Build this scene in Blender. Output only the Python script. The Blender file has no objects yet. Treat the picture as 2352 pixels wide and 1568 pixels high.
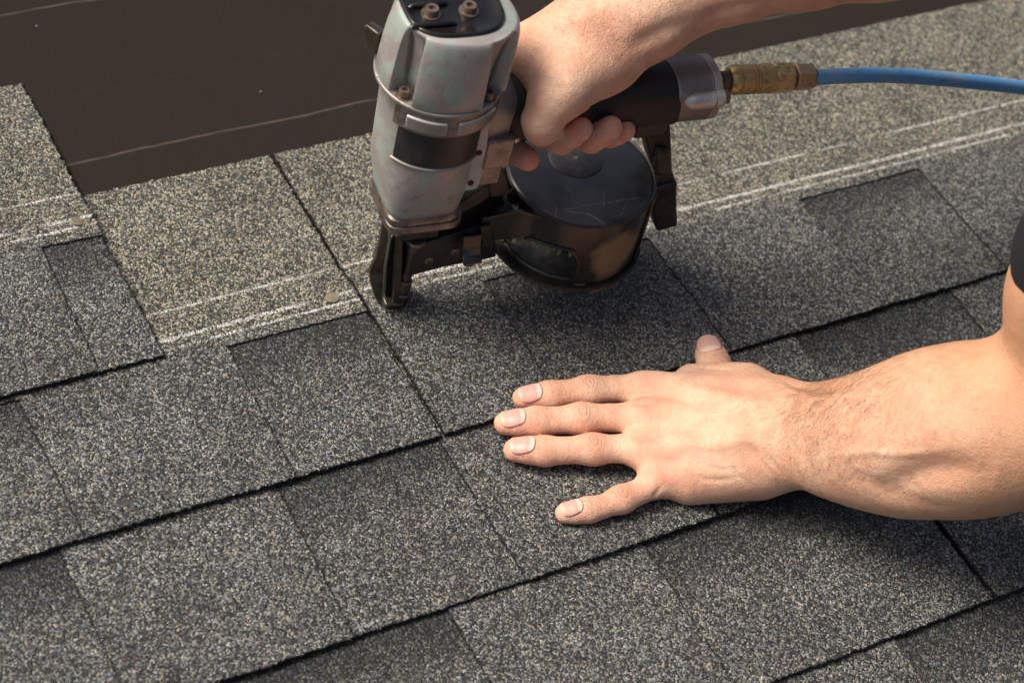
import bpy, bmesh, math, random
import numpy as np
from mathutils import Vector, Matrix, noise
from mathutils.geometry import delaunay_2d_cdt
random.seed(7); rs = np.random.RandomState(7)
sc = bpy.context.scene
COL = sc.collection
# ------------------------------------------------------------------ camera
CAM = np.array([-.54144, -.71320, 1.08734])
ROT = np.array([[.87279, .23848, -.42583], [-.45339, .71933, -.52630], [.18079, .65243, .73600]])
FPX, PW, PH = 4700., 2352., 1568.
cd = bpy.data.cameras.new('camera'); cam = bpy.data.objects.new('camera', cd); COL.objects.link(cam)
M = Matrix([list(ROT[i]) + [CAM[i]] for i in range(3)] + [[0, 0, 0, 1]])
cam.matrix_world = M.normalized() if hasattr(M, 'normalized') else M
cd.sensor_width = 36; cd.lens = FPX / PW * 36; cd.clip_start = .02; cd.clip_end = 200
cd.dof.use_dof = True; cd.dof.focus_distance = 1.405; cd.dof.aperture_fstop = 7.0
sc.camera = cam
# ------------------------------------------------------------------ light
SUN_DIR = Vector((-.66, .42, .95)).normalized()      # towards the sun
w = bpy.data.worlds.new('World'); sc.world = w; w.use_nodes = True
nt = w.node_tree; bg = nt.nodes['Background']; sky = nt.nodes.new('ShaderNodeTexSky')
sky.sky_type = 'NISHITA'; sky.sun_disc = False
sky.sun_elevation = math.asin(SUN_DIR.z); sky.sun_rotation = math.atan2(SUN_DIR.x, SUN_DIR.y)
sky.air_density = 1.0; sky.dust_density = 7.0; sky.ozone_density = .3
nt.links.new(sky.outputs[0], bg.inputs[0]); bg.inputs[1].default_value = .09
sl = bpy.data.lights.new('sun', 'SUN'); sl.energy = 3.0; sl.angle = math.radians(30); sl.color = (1, .93, .83)
so = bpy.data.objects.new('sun', sl); COL.objects.link(so); so.rotation_euler = SUN_DIR.to_track_quat('Z', 'Y').to_euler()
vs = sc.view_settings; vs.view_transform = 'Standard'; vs.look = 'None'; vs.gamma = 1; vs.use_curve_mapping = False
vs.exposure = 0.40

# ------------------------------------------------------------------ measuring helpers: a photo point at a known height -> place on site
def ray(x, y):
    return ROT @ np.array([(x - PW / 2) / FPX, -(y - PH / 2) / FPX, -1.])
def P(x, y, z=0.):
    d = ray(x, y); return CAM + d * ((z - CAM[2]) / d[2])
AZ = math.radians(-8); TO = P(890, 700, 0.); TO[2] = 0
TR = np.array([[math.cos(AZ), -math.sin(AZ), 0], [math.sin(AZ), math.cos(AZ), 0], [0, 0, 1]])
LC = TR.T @ (CAM - TO)
def TQ(x, y, t):          # tool space point in the plane t
    d = TR.T @ ray(x, y); return LC + d * ((t - LC[1]) / d[1])
def TP(x, y, t):          # the same in world space
    return TR @ TQ(x, y, t) + TO
def TW(s, t, z): return TR @ np.array([s, t, z]) + TO
def proj(p):
    v = ROT.T @ (np.array(p) - CAM); return np.array([PW / 2 + FPX * v[0] / -v[2], PH / 2 - FPX * v[1] / -v[2]])
def zfor(s, t, y):        # height over (s,t) that shows at photo row y
    a, b = -.05, .4
    for _ in range(40):
        m = (a + b) / 2
        if proj(TW(s, t, m))[1] > y: a = m
        else: b = m
    return a

# ------------------------------------------------------------------ object helpers
def tag(o, label=None, cat=None, group=None, kind=None):
    for k, v in (('label', label), ('category', cat), ('group', group), ('kind', kind)):
        if v: o[k] = v
    return o
def empty(name, loc, rz=0):
    o = bpy.data.objects.new(name, None); o.empty_display_size = .05; COL.objects.link(o); o.location = loc; o.rotation_euler = (0, 0, rz); return o
def mk(name, verts, faces, mat, parent=None, smooth=True, ang=35, bevel=0, bseg=2, loc=None):
    me = bpy.data.meshes.new(name); me.from_pydata([tuple(map(float, v)) for v in verts], [], [tuple(f) for f in faces]); me.update()
    bm = bmesh.new(); bm.from_mesh(me); bmesh.ops.recalc_face_normals(bm, faces=bm.faces); bm.to_mesh(me); bm.free()
    return fin(name, me, mat, parent, smooth, ang, bevel, bseg, loc)
def fin(name, me, mat, parent=None, smooth=True, ang=35, bevel=0, bseg=2, loc=None):
    me.materials.append(mat)
    if smooth:
        for p in me.polygons: p.use_smooth = True
        if ang and ang < 180: me.set_sharp_from_angle(angle=math.radians(ang))
    o = bpy.data.objects.new(name, me); COL.objects.link(o)
    if parent: o.parent = parent
    if loc is not None: o.location = loc
    if bevel:
        b = o.modifiers.new('bevel', 'BEVEL'); b.width = bevel; b.segments = bseg; b.limit_method = 'ANGLE'; b.angle_limit = math.radians(32)
        b.harden_normals = False
    return o
class MB:
    def __init__(s): s.v = []; s.f = []
    def add(s, v, f):
        n = len(s.v); s.v += [tuple(x) for x in v]; s.f += [tuple(i + n for i in q) for q in f]; return s
    def box(s, c, h, rz=0):
        vs = []
        for k in (-1, 1):
            for x, y in ((-1, -1), (1, -1), (1, 1), (-1, 1)):
                X, Y = x * h[0], y * h[1]
                vs.append((c[0] + X * math.cos(rz) - Y * math.sin(rz), c[1] + X * math.sin(rz) + Y * math.cos(rz), c[2] + k * h[2]))
        return s.add(vs, [(0, 3, 2, 1), (4, 5, 6, 7), (0, 1, 5, 4), (1, 2, 6, 5), (2, 3, 7, 6), (3, 0, 4, 7)])
    def lathe(s, a, d, prof, seg=32, rot=0):     # prof: (distance along d, radius)
        a = Vector(a); d = Vector(d).normalized(); q = d.to_track_quat('Z', 'Y'); vs = []; fs = []
        for (l, r) in prof:
            for i in range(seg):
                t = 2 * math.pi * i / seg + rot; vs.append(a + q @ Vector((r * math.cos(t), r * math.sin(t), l)))
        for j in range(len(prof) - 1):
            for i in range(seg):
                k = (i + 1) % seg; fs.append((j * seg + i, j * seg + k, (j + 1) * seg + k, (j + 1) * seg + i))
        fs.append(tuple(range(seg))[::-1]); n = (len(prof) - 1) * seg; fs.append(tuple(range(n, n + seg)))
        return s.add(vs, fs)
    def prism(s, poly, a, b):                    # poly of (s,z) extruded along t from a to b
        n = len(poly); vs = [(p[0], a, p[1]) for p in poly] + [(p[0], b, p[1]) for p in poly]
        return s.add(vs, [tuple(range(n)), tuple(range(2 * n - 1, n - 1, -1))] + [(i, i + n, (i + 1) % n + n, (i + 1) % n) for i in range(n)])
    def plan(s, poly, a, b):                     # poly of (s,t) extruded along z from a to b
        n = len(poly); vs = [(p[0], p[1], a) for p in poly] + [(p[0], p[1], b) for p in poly]
        return s.add(vs, [tuple(range(n)), tuple(range(2 * n - 1, n - 1, -1))] + [(i, i + n, (i + 1) % n + n, (i + 1) % n) for i in range(n)])
    def loft(s, rings, cap=True):
        n = len(rings[0]); vs = [p for r in rings for p in r]; fs = []
        for j in range(len(rings) - 1):
            for i in range(n):
                k = (i + 1) % n; fs.append((j * n + i, j * n + k, (j + 1) * n + k, (j + 1) * n + i))
        if cap: fs.append(tuple(range(n))[::-1]); m = (len(rings) - 1) * n; fs.append(tuple(range(m, m + n)))
        return s.add(vs, fs)
    def tube(s, pts, r, seg=16):
        pts = [Vector(p) for p in pts]; rr = r if hasattr(r, '__len__') else [r] * len(pts); rings = []; nrm = None
        for i, p in enumerate(pts):
            d = (pts[min(i + 1, len(pts) - 1)] - pts[max(i - 1, 0)]).normalized()
            if nrm is None: nrm = d.orthogonal().normalized()
            nrm = (nrm - d * nrm.dot(d)).normalized(); b = d.cross(nrm)
            rings.append([p + (nrm * math.cos(2 * math.pi * k / seg) + b * math.sin(2 * math.pi * k / seg)) * rr[i] for k in range(seg)])
        return s.loft(rings)
    def out(s, name, mat, parent=None, **k): return mk(name, s.v, s.f, mat, parent, **k)
def spline(pts, n=8):
    pts = [np.array(p, float) for p in pts]; out = []
    for i in range(len(pts) - 1):
        p0 = pts[max(i - 1, 0)]; p1 = pts[i]; p2 = pts[i + 1]; p3 = pts[min(i + 2, len(pts) - 1)]
        for k in range(n):
            t = k / n; out.append(.5 * ((2 * p1) + (-p0 + p2) * t + (2 * p0 - 5 * p1 + 4 * p2 - p3) * t * t + (-p0 + 3 * p1 - 3 * p2 + p3) * t ** 3))
    out.append(pts[-1]); return out

# ------------------------------------------------------------------ materials
class NT:
    def __init__(s, name):
        s.m = bpy.data.materials.new(name); s.m.use_nodes = True; s.t = s.m.node_tree; s.p = s.t.nodes['Principled BSDF']
    def n(s, typ, ins=None, **props):
        nd = s.t.nodes.new(typ)
        for k, v in props.items(): setattr(nd, k, v)
        for k, v in (ins or {}).items():
            if isinstance(v, bpy.types.NodeSocket): s.t.links.new(v, nd.inputs[k])
            else: nd.inputs[k].default_value = v
        return nd
    def link(s, a, b): s.t.links.new(a, b)
    def math(s, op, a, b=0., c=None, clamp=False):
        ins = {0: a, 1: b}
        if c is not None: ins[2] = c
        return s.n('ShaderNodeMath', ins, operation=op, use_clamp=clamp).outputs[0]
    def mix(s, f, a, b, blend='MIX'):
        nd = s.n('ShaderNodeMix', None, data_type='RGBA', blend_type=blend)
        for k, v in ((0, f), (6, a), (7, b)):
            if isinstance(v, bpy.types.NodeSocket): s.t.links.new(v, nd.inputs[k])
            else: nd.inputs[k].default_value = v if k == 0 else tuple(v) + ((1,) if len(v) == 3 else ())
        return nd.outputs[2]
    def ramp(s, f, stops, interp='LINEAR'):
        nd = s.n('ShaderNodeValToRGB', {0: f}); cr = nd.color_ramp; cr.interpolation = interp
        while len(cr.elements) < len(stops): cr.elements.new(.5)
        for e, (p, c) in zip(cr.elements, stops): e.position = p; e.color = tuple(c) + (1,) if len(c) == 3 else c
        return nd.outputs[0]
    def noise(s, vec, scale, detail=4, rough=.55, out=0, dist=0):
        return s.n('ShaderNodeTexNoise', {'Vector': vec, 'Scale': scale, 'Detail': detail, 'Roughness': rough, 'Distortion': dist}).outputs[out]
    def mapr(s, v, a, b, c=0., d=1.):
        return s.n('ShaderNodeMapRange', {0: v, 1: a, 2: b, 3: c, 4: d}).outputs[0]
    def bump(s, h, strength, dist, normal=None):
        ins = {'Height': h, 'Strength': strength, 'Distance': dist}
        if normal is not None: ins['Normal'] = normal
        return s.n('ShaderNodeBump', ins).outputs[0]
    def objco(s): return s.n('ShaderNodeTexCoord').outputs['Object']
    def set(s, **k):
        for kk, v in k.items():
            kk = {'base': 'Base Color', 'rough': 'Roughness', 'metal': 'Metallic', 'normal': 'Normal', 'spec': 'Specular IOR Level', 'coat': 'Coat Weight', 'sss': 'Subsurface Weight'}.get(kk, kk)
            if isinstance(v, bpy.types.NodeSocket): s.t.links.new(v, s.p.inputs[kk])
            else: s.p.inputs[kk].default_value = (tuple(v) + (1,)) if (hasattr(v, '__len__') and len(v) == 3 and kk == 'Base Color') else v
        return s

def shingle_mat(name, backing):
    N = NT(name); oc = N.objco(); rnd = N.n('ShaderNodeObjectInfo').outputs['Random']
    off = N.n('ShaderNodeCombineXYZ', {0: N.math('MULTIPLY', rnd, 13.7), 1: N.math('MULTIPLY', rnd, 7.3), 2: 0.})
    vec = N.n('ShaderNodeVectorMath', {0: oc, 1: off.outputs[0]}, operation='ADD').outputs[0]
    wob = N.n('ShaderNodeVectorMath', {0: N.noise(vec, 500, 2, .5, 1), 1: (.0016, .0016, .0016)}, operation='MULTIPLY').outputs[0]
    gv = N.n('ShaderNodeVectorMath', {0: vec, 1: wob}, operation='ADD').outputs[0]
    vo = N.n('ShaderNodeTexVoronoi', {'Vector': gv, 'Scale': 790., 'Randomness': 1.}, feature='F1')
    vo2 = N.n('ShaderNodeTexVoronoi', {'Vector': gv, 'Scale': 1350., 'Randomness': 1.}, feature='F1')
    sep = N.n('ShaderNodeSeparateColor', {0: vo.outputs['Color']}); sep2 = N.n('ShaderNodeSeparateColor', {0: vo2.outputs['Color']})
    xyz = N.n('ShaderNodeSeparateXYZ', {0: oc}); y = xyz.outputs[1]; x = xyz.outputs[0]
    big = N.noise(vec, 14, 3, .5); mid = N.noise(vec, 60, 3, .6)
    # density of pale granules: 0 dark band .. 1 pale
    if backing:
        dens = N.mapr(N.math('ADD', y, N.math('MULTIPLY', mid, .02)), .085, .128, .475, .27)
    else:
        head = N.mapr(N.math('ADD', y, N.math('MULTIPLY', mid, .012)), .128, .145, 0., 1.)
        dens = N.math('ADD', N.mapr(y, .0, .05, .455, .49), N.math('MULTIPLY', head, .07))
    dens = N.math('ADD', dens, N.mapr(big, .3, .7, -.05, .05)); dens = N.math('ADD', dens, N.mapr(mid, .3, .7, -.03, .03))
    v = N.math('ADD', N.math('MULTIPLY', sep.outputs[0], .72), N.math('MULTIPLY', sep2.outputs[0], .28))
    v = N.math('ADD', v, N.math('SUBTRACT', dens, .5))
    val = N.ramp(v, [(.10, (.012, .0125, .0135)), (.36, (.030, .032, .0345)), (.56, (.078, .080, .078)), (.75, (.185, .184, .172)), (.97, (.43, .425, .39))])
    tint = N.ramp(sep.outputs[1], [(0, (.96, 1.0, 1.06)), (.40, (.92, 1.0, 1.12)), (.6, (1.02, 1.01, .96)), (.85, (1.07, 1.02, .86)), (1., (1.22, .98, .80))])
    col = N.mix(1., val, tint, 'MULTIPLY')
    if not backing:
        col = N.mix(N.math('MULTIPLY', head, .75), col, N.mix(1., col, (1.09, 1.03, .84), 'MULTIPLY'))
        yw = N.math('ADD', y, N.math('MULTIPLY', N.math('SUBTRACT', N.noise(vec, 330, 3, .7), .5), .0022))
        yw = N.math('ADD', yw, N.math('MULTIPLY', N.math('SUBTRACT', N.noise(N.n('ShaderNodeCombineXYZ', {0: x, 1: rnd}).outputs[0], 7, 1), .5), .005))
        tot = None
        for k, (yy, hw, thr) in enumerate(((.1350, .0012, .44), (.1435, .0017, .36), (.1715, .0012, .42))):
            d = N.math('ABSOLUTE', N.math('SUBTRACT', yw, yy)); ln = N.mapr(d, hw * .5, hw * 1.25, 1., 0.)
            gx = N.n('ShaderNodeCombineXYZ', {0: x, 1: N.math('MULTIPLY', rnd, 9.), 2: float(k * 3.1)}).outputs[0]
            fade = N.mapr(N.noise(gx, 16, 5, .7), thr - .02, thr + .09, 0., 1.)
            gr = N.mapr(sep.outputs[2], .22, .60, 0., 1.)
            ln = N.math('MULTIPLY', N.math('MULTIPLY', ln, fade), gr)
            tot = ln if tot is None else N.math('MAXIMUM', tot, ln)
        col = N.mix(N.math('MULTIPLY', tot, .9), col, (.60, .60, .58))
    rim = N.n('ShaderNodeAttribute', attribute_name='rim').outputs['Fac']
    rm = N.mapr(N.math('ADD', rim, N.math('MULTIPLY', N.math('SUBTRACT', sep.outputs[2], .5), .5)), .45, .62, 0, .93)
    col = N.mix(rm, col, (.006, .006, .006))  # bare asphalt edge, widened so its black also paints in the step's shadow
    hgt = N.math('ADD', N.math('SUBTRACT', 1., N.math('MULTIPLY', vo.outputs['Distance'], 1.)), N.math('MULTIPLY', sep.outputs[2], .5))
    N.set(base=col, rough=N.mapr(sep2.outputs[1], 0, 1, .55, .95), spec=.35, normal=N.bump(hgt, .8, .0012))
    return N.m
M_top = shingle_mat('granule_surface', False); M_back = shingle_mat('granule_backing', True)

def felt_mat():
    N = NT('roofing_felt'); oc = N.objco(); y = N.n('ShaderNodeSeparateXYZ', {0: oc}).outputs[1]
    st = N.n('ShaderNodeMapping', {0: oc, 3: (6, 60, 1)}).outputs[0]
    a = N.noise(oc, 7, 5, .6); b = N.noise(st, 12, 6, .7); c = N.noise(oc, 900, 2, .6)
    col = N.ramp(N.math('ADD', N.math('MULTIPLY', a, .6), N.math('MULTIPLY', b, .4)), [(.3, (.0150, .0126, .0114)), (.5, (.0185, .0152, .0134)), (.7, (.026, .0200, .0155))])
    col = N.mix(N.mapr(c, .35, .65, 0, .9), col, (.025, .0195, .016))
    yw = N.math('ADD', y, N.math('MULTIPLY', N.math('SUBTRACT', N.noise(oc, 9, 3), .5), .012))
    for yy, wd, al in ((.3345, .0014, .50), (.5060, .0013, .5), (.405, .0006, .08)):
        d = N.math('ABSOLUTE', N.math('SUBTRACT', yw, yy)); ln = N.mapr(d, wd * .3, wd * 1.1, al, 0.)
        ln = N.math('MULTIPLY', ln, N.mapr(N.noise(st, 9, 3), .35, .6, .3, 1.)); col = N.mix(ln, col, (.15, .12, .10))
    sp = N.n('ShaderNodeTexVoronoi', {'Vector': oc, 'Scale': 42.}, feature='F1')
    spc = N.n('ShaderNodeSeparateColor', {0: sp.outputs['Color']}).outputs[0]
    dot = N.math('MULTIPLY', N.mapr(sp.outputs['Distance'], .02, .045, 1., 0.), N.math('GREATER_THAN', spc, .8))
    col = N.mix(N.math('MULTIPLY', dot, .75), col, (.34, .28, .2))
    N.set(base=col, rough=.8, spec=.08, normal=N.bump(N.math('ADD', c, N.math('MULTIPLY', b, 1.2)), .5, .0008))
    return N.m
M_felt = felt_mat()

def cast_mat(name, paint=(.30, .36, .325), worn=(.36, .325, .31), amount=.5, metal=.35):
    N = NT(name); oc = N.objco()
    a = N.noise(oc, 30, 7, .68, dist=.8); b = N.noise(oc, 210, 5, .7); c = N.noise(oc, 16, 3, .5)
    f = N.mapr(N.math('ADD', a, N.math('MULTIPLY', b, .25)), amount + .05, amount + .17)
    col = N.mix(f, paint, worn)
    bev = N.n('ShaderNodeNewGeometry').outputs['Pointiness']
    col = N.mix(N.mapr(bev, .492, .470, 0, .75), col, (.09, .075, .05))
    edge = N.mapr(bev, .545, .60, 0, .75); col = N.mix(edge, col, (.60, .57, .54))
    dirt = N.math('MULTIPLY', N.mapr(N.noise(oc, 85, 6, .8), .555, .68, 0, .8), N.mapr(c, .45, .6, .1, 1.))
    col = N.mix(dirt, col, (.075, .05, .032))
    col = N.mix(N.mapr(b, .60, .72, 0, .5), col, (.11, .095, .085))
    # hairline scratches
    sc1 = N.n('ShaderNodeMapping', {0: oc, 2: (.3, .5, .9), 3: (240, 12, 40)}).outputs[0]
    s = N.mapr(N.noise(sc1, 3, 2, .5), .66, .70, 0, .12); col = N.mix(s, col, (.55, .52, .50))
    N.set(base=col, metal=N.math('MULTIPLY', N.math('MAXIMUM', f, .35), metal), rough=N.mapr(b, .3, .7, .38, .58), spec=.5, normal=N.bump(N.math('ADD', b, a), .18, .0006))
    return N.m
M_cast = cast_mat('worn_green_casting'); M_boss = cast_mat('bright_bare_casting', (.38, .40, .38), (.40, .38, .37), .46, .7); M_end = cast_mat('dull_bare_casting', (.19, .205, .185), (.19, .17, .155), .44, .5); M_cast2 = cast_mat('worn_bare_casting', (.27, .29, .265), (.27, .245, .23), .42, .5)
def metal_mat(name, col, rough=.35, metal=1., dirt=(.03, .022, .016), amt=.5, scale=60, nstr=.15):
    N = NT(name); oc = N.objco(); a = N.noise(oc, scale, 5, .65); b = N.noise(oc, scale * 6, 3, .6)
    c = N.mix(N.mapr(a, amt, amt + .2, 0, .8), col, dirt)
    N.set(base=c, metal=metal, rough=N.mapr(b, .3, .7, rough * .8, rough * 1.4), normal=N.bump(b, nstr, .0004)); return N.m
M_steel = metal_mat('dark_oiled_steel', (.15, .128, .105), .38, .9, (.03, .026, .022), .5)
M_flange = metal_mat('brown_steel', (.24, .20, .18), .40, .85, (.07, .05, .035), .48)
M_latch = metal_mat('polished_black_steel', (.07, .068, .065), .3, .95, (.05, .045, .04), .56)
M_collar = metal_mat('brown_worn_casting', (.25, .215, .20), .42, .7, (.09, .07, .05), .47, 90)
M_chrome = metal_mat('bright_steel', (.42, .40, .37), .22, 1., (.12, .10, .08), .58)
M_brass = metal_mat('brass', (.52, .375, .17), .36, .65, (.13, .085, .035), .52, 260)
M_copper = metal_mat('dull_bronze', (.42, .29, .17), .38, .65, (.13, .08, .04), .54, 260)
M_bolt = metal_mat('rusty_bolt', (.24, .185, .15), .42, .8, (.09, .055, .035), .5, 150)
M_nailm = metal_mat('galvanised_nail', (.30, .27, .19), .45, .5, (.22, .11, .035), .47, 160)
M_green = metal_mat('yellow_green_nail_point', (.24, .25, .10), .5, .3, (.07, .07, .03), .47, 300)
def plastic(name, col, rough=.4, dust=.0, dustcol=(.16, .13, .10), lo=.45, sc_=22):
    N = NT(name); oc = N.objco(); a = N.noise(oc, sc_, 6, .65); b = N.noise(oc, 260, 3, .6)
    c = N.mix(N.math('MULTIPLY', N.mapr(N.math('ADD', a, N.math('MULTIPLY', N.math('SUBTRACT', b, .5), .3)), lo, lo + .18), dust), col, dustcol)
    N.set(base=c, rough=N.mapr(a, .3, .7, rough, rough * 1.35), spec=.5, normal=N.bump(b, .12, .0003)); return N.m
M_black = plastic('black_plastic', (.012, .011, .011), .34, .25)
M_brownblack = plastic('brown_black_plastic', (.030, .020, .016), .45, .2)
M_rubber = plastic('black_rubber', (.011, .009, .009), .55, .12)
M_gloss = plastic('gloss_black', (.006, .006, .006), .16, .2, (.05, .035, .025))
def dusty_mat():
    N = NT('dusty_black_plastic'); oc = N.objco(); a = N.noise(oc, 45, 6, .7); b = N.noise(oc, 420, 4, .7)
    d = N.n('ShaderNodeVectorMath', {0: N.n('ShaderNodeMapping', {0: oc, 1: (-.150, .046, -.072), 3: (1, 1, 1)}).outputs[0]}, operation='LENGTH').outputs['Value']
    m_ = N.math('ADD', N.mapr(d, .012, .034, 1., 0.), N.math('MULTIPLY', N.math('SUBTRACT', a, .5), 1.3))
    m_ = N.mapr(N.math('ADD', m_, N.math('MULTIPLY', N.math('SUBTRACT', b, .5), .5)), .35, .75, 0, .9)
    N.set(base=N.mix(m_, (.010, .010, .010), (.17, .125, .075)), rough=N.mapr(m_, 0, 1, .3, .75), normal=N.bump(b, .25, .0004)); return N.m
M_dusty = dusty_mat()
M_sticker = plastic('black_sticker', (.013, .014, .016), .42, .15)
M_hole = plastic('hole_black', (.004, .004, .004), .6)
def lid_mat():
    N = NT('scuffed_black_lid'); oc = N.objco()
    A3 = np.array([.003, .003, 0]) * 1.
    oy = N.n('ShaderNodeSeparateXYZ', {0: oc}).outputs[1]
    haze = N.math('MULTIPLY', N.mapr(N.noise(oc, 30, 5, .6), .30, .58, 0, 1.), N.mapr(oy, .012, -.018, .08, 1.))
    col = N.mix(N.math('MULTIPLY', haze, .6), (.010, .010, .012), (.105, .105, .108))
    wv = N.n('ShaderNodeVectorMath', {0: N.noise(oc, 70, 3, .6, 1), 1: (.006, .006, 0)}, operation='MULTIPLY').outputs[0]
    wo = N.n('ShaderNodeSeparateXYZ', {0: N.n('ShaderNodeVectorMath', {0: oc, 1: wv}, operation='ADD').outputs[0]})
    X_, Y_ = wo.outputs[0], wo.outputs[1]
    for (px0, py0), (px1, py1), wd, al_ in (((1290, 482), (1475, 455), .00035, .5), ((1290, 482), (1345, 492), .0006, .45), ((1345, 492), (1395, 518), .0010, .35), ((1245, 538), (1318, 518), .0004, .45), ((1250, 542), (1325, 540), .0007, .4), ((1372, 542), (1402, 520), .0005, .4), ((1280, 515), (1275, 470), .0004, .3), ((1385, 440), (1388, 478), .0006, .3), ((1420, 500), (1440, 465), .0005, .3), ((1300, 430), (1312, 452), .0004, .25), ((1400, 505), (1428, 488), .0004, .35)):
        a = TR.T @ (P(px0, py0, .106) - TO) + A3; b = TR.T @ (P(px1, py1, .106) - TO) + A3; d = (b - a)[:2]; Ls = np.linalg.norm(d); d /= Ls
        u = N.math('ADD', N.math('MULTIPLY', N.math('SUBTRACT', X_, a[0]), d[0]), N.math('MULTIPLY', N.math('SUBTRACT', Y_, a[1]), d[1]))
        v = N.math('ABSOLUTE', N.math('ADD', N.math('MULTIPLY', N.math('SUBTRACT', X_, a[0]), -d[1]), N.math('MULTIPLY', N.math('SUBTRACT', Y_, a[1]), d[0])))
        m_ = N.math('MULTIPLY', N.mapr(v, wd * .4, wd * 1.3, al_, 0.), N.mapr(N.math('ABSOLUTE', N.math('SUBTRACT', u, Ls / 2)), Ls * .42, Ls * .5, 1., 0.))
        col = N.mix(N.math('MULTIPLY', m_, N.mapr(N.noise(oc, 400, 2), .35, .55, .3, 1.)), col, (.36, .35, .32))
    N.set(base=col, rough=N.mapr(haze, 0, 1, .30, .5), spec=.5); return N.m
M_lid = lid_mat()
M_floor = plastic('dusty_dish_plastic', (.022, .022, .024), .5, .7, (.10, .10, .095), .42, 60)
def hose_mat():
    N = NT('dusty_blue_hose'); oc = N.objco(); a = N.noise(oc, 30, 6, .7); b = N.noise(oc, 300, 3)
    c = N.mix(N.mapr(a, .46, .66, 0, .55), (.10, .31, .60), (.30, .36, .40)); c = N.mix(N.mapr(b, .6, .7, 0, .5), c, (.04, .12, .26))
    N.set(base=c, rough=.42, spec=.5, normal=N.bump(b, .1, .0003)); return N.m
M_hose = hose_mat()
def cloth_mat():
    N = NT('black_cotton'); oc = N.objco(); b = N.noise(oc, 900, 2)
    N.set(base=N.mix(b, (.010, .011, .014), (.022, .023, .028)), rough=.9, spec=.2, normal=N.bump(b, .4, .0005)); return N.m
M_cloth = cloth_mat()
def skin_mat():
    N = NT('skin'); oc = N.objco()
    red = N.n('ShaderNodeAttribute', attribute_name='red').outputs['Fac']
    ku = N.n('ShaderNodeAttribute', attribute_name='ku').outputs['Fac']; kw = N.n('ShaderNodeAttribute', attribute_name='kw').outputs['Fac']
    tan = N.n('ShaderNodeAttribute', attribute_name='tan').outputs['Fac']
    a = N.noise(oc, 34, 5, .6); b = N.noise(oc, 260, 4, .6); c = N.noise(oc, 12, 3, .5)
    col = N.mix(N.mapr(a, .36, .62), (.75, .485, .34), (.655, .355, .24))
    col = N.mix(N.mapr(b, .48, .70, 0, .38), col, (.60, .29, .18))
    col = N.mix(N.math('MULTIPLY', tan, .8), col, (.46, .225, .105))
    col = N.mix(N.math('MULTIPLY', N.mapr(N.math('ADD', red, N.math('MULTIPLY', N.math('SUBTRACT', a, .5), .5)), .05, .85), .85), col, (.64, .225, .165))
    # knuckle folds
    u = N.math('ADD', ku, N.math('MULTIPLY', N.math('SUBTRACT', N.noise(oc, 160, 3, .6), .5), 1.6))
    wv = N.math('SINE', N.math('MULTIPLY', u, 2 * math.pi / 2.3)); wv = N.math('POWER', N.math('MULTIPLY', N.math('ADD', wv, 1.), .5), 4.)
    fold = N.math('MULTIPLY', wv, kw)
    col = N.mix(N.math('MULTIPLY', fold, .20), col, (.40, .15, .09))
    vo = N.n('ShaderNodeTexVoronoi', {'Vector': oc, 'Scale': 620.}, feature='DISTANCE_TO_EDGE').outputs['Distance']
    cre = N.mapr(vo, 0, .22, 0, 1)
    mp = N.n('ShaderNodeMapping', {0: oc, 2: (0, 0, .45), 3: (1, .32, 1)}).outputs[0]; wr = N.noise(mp, 230, 4, .6)
    n1 = N.bump(cre, .42, .0006); n2 = N.bump(wr, .62, .0013, n1); n3 = N.bump(N.math('SUBTRACT', 1., fold), .65, .0005, n2)
    N.set(base=col, rough=N.mapr(b, .3, .7, .48, .66), spec=.35, sss=.16, normal=n3)
    N.p.inputs['Subsurface Radius'].default_value = (1., .35, .16); N.p.inputs['Subsurface Scale'].default_value = .006
    return N.m
M_skin = skin_mat()
def fnail_mat():
    N = NT('fingernail_keratin'); g = N.n('ShaderNodeTexCoord').outputs['Generated']; oc = N.objco()
    l = N.n('ShaderNodeAttribute', attribute_name='nl').outputs['Fac']
    col = N.ramp(l, [(0, (.66, .43, .34)), (.10, (.70, .52, .45)), (.20, (.68, .47, .40)), (.27, (.60, .335, .28)), (.80, (.62, .35, .29)), (.93, (.66, .42, .33)), (1., (.56, .41, .30))])
    N.set(base=col, rough=.36, spec=.4, sss=.15); N.p.inputs['Subsurface Radius'].default_value = (1., .35, .16); N.p.inputs['Subsurface Scale'].default_value = .003
    return N.m
M_fnail = fnail_mat()
Nh = NT('dark_body_hair'); Nh.set(base=(.075, .035, .016), rough=.6); M_hair = Nh.m

# ------------------------------------------------------------------ roof: felt deck, shingles
EXP, HT, TB, TT = .127, .300, .0029, .0013
SLOPE = (TB + TT) / EXP; Z0 = SLOPE * (HT + .005)
roof = mk('roof_deck', [(-3, -2.2, 0), (4, -2.2, 0), (4, 2.6, 0), (-3, 2.6, 0), (-3, -2.2, -.02), (4, -2.2, -.02), (4, 2.6, -.02), (-3, 2.6, -.02)],
          [(0, 1, 2, 3), (7, 6, 5, 4), (0, 4, 5, 1), (1, 5, 6, 2), (2, 6, 7, 3), (3, 7, 4, 0)], M_felt, smooth=False)
tag(roof, 'brown black roofing felt laid over the roof', kind='structure'); roof.location = (0, 0, -.009)

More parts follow.
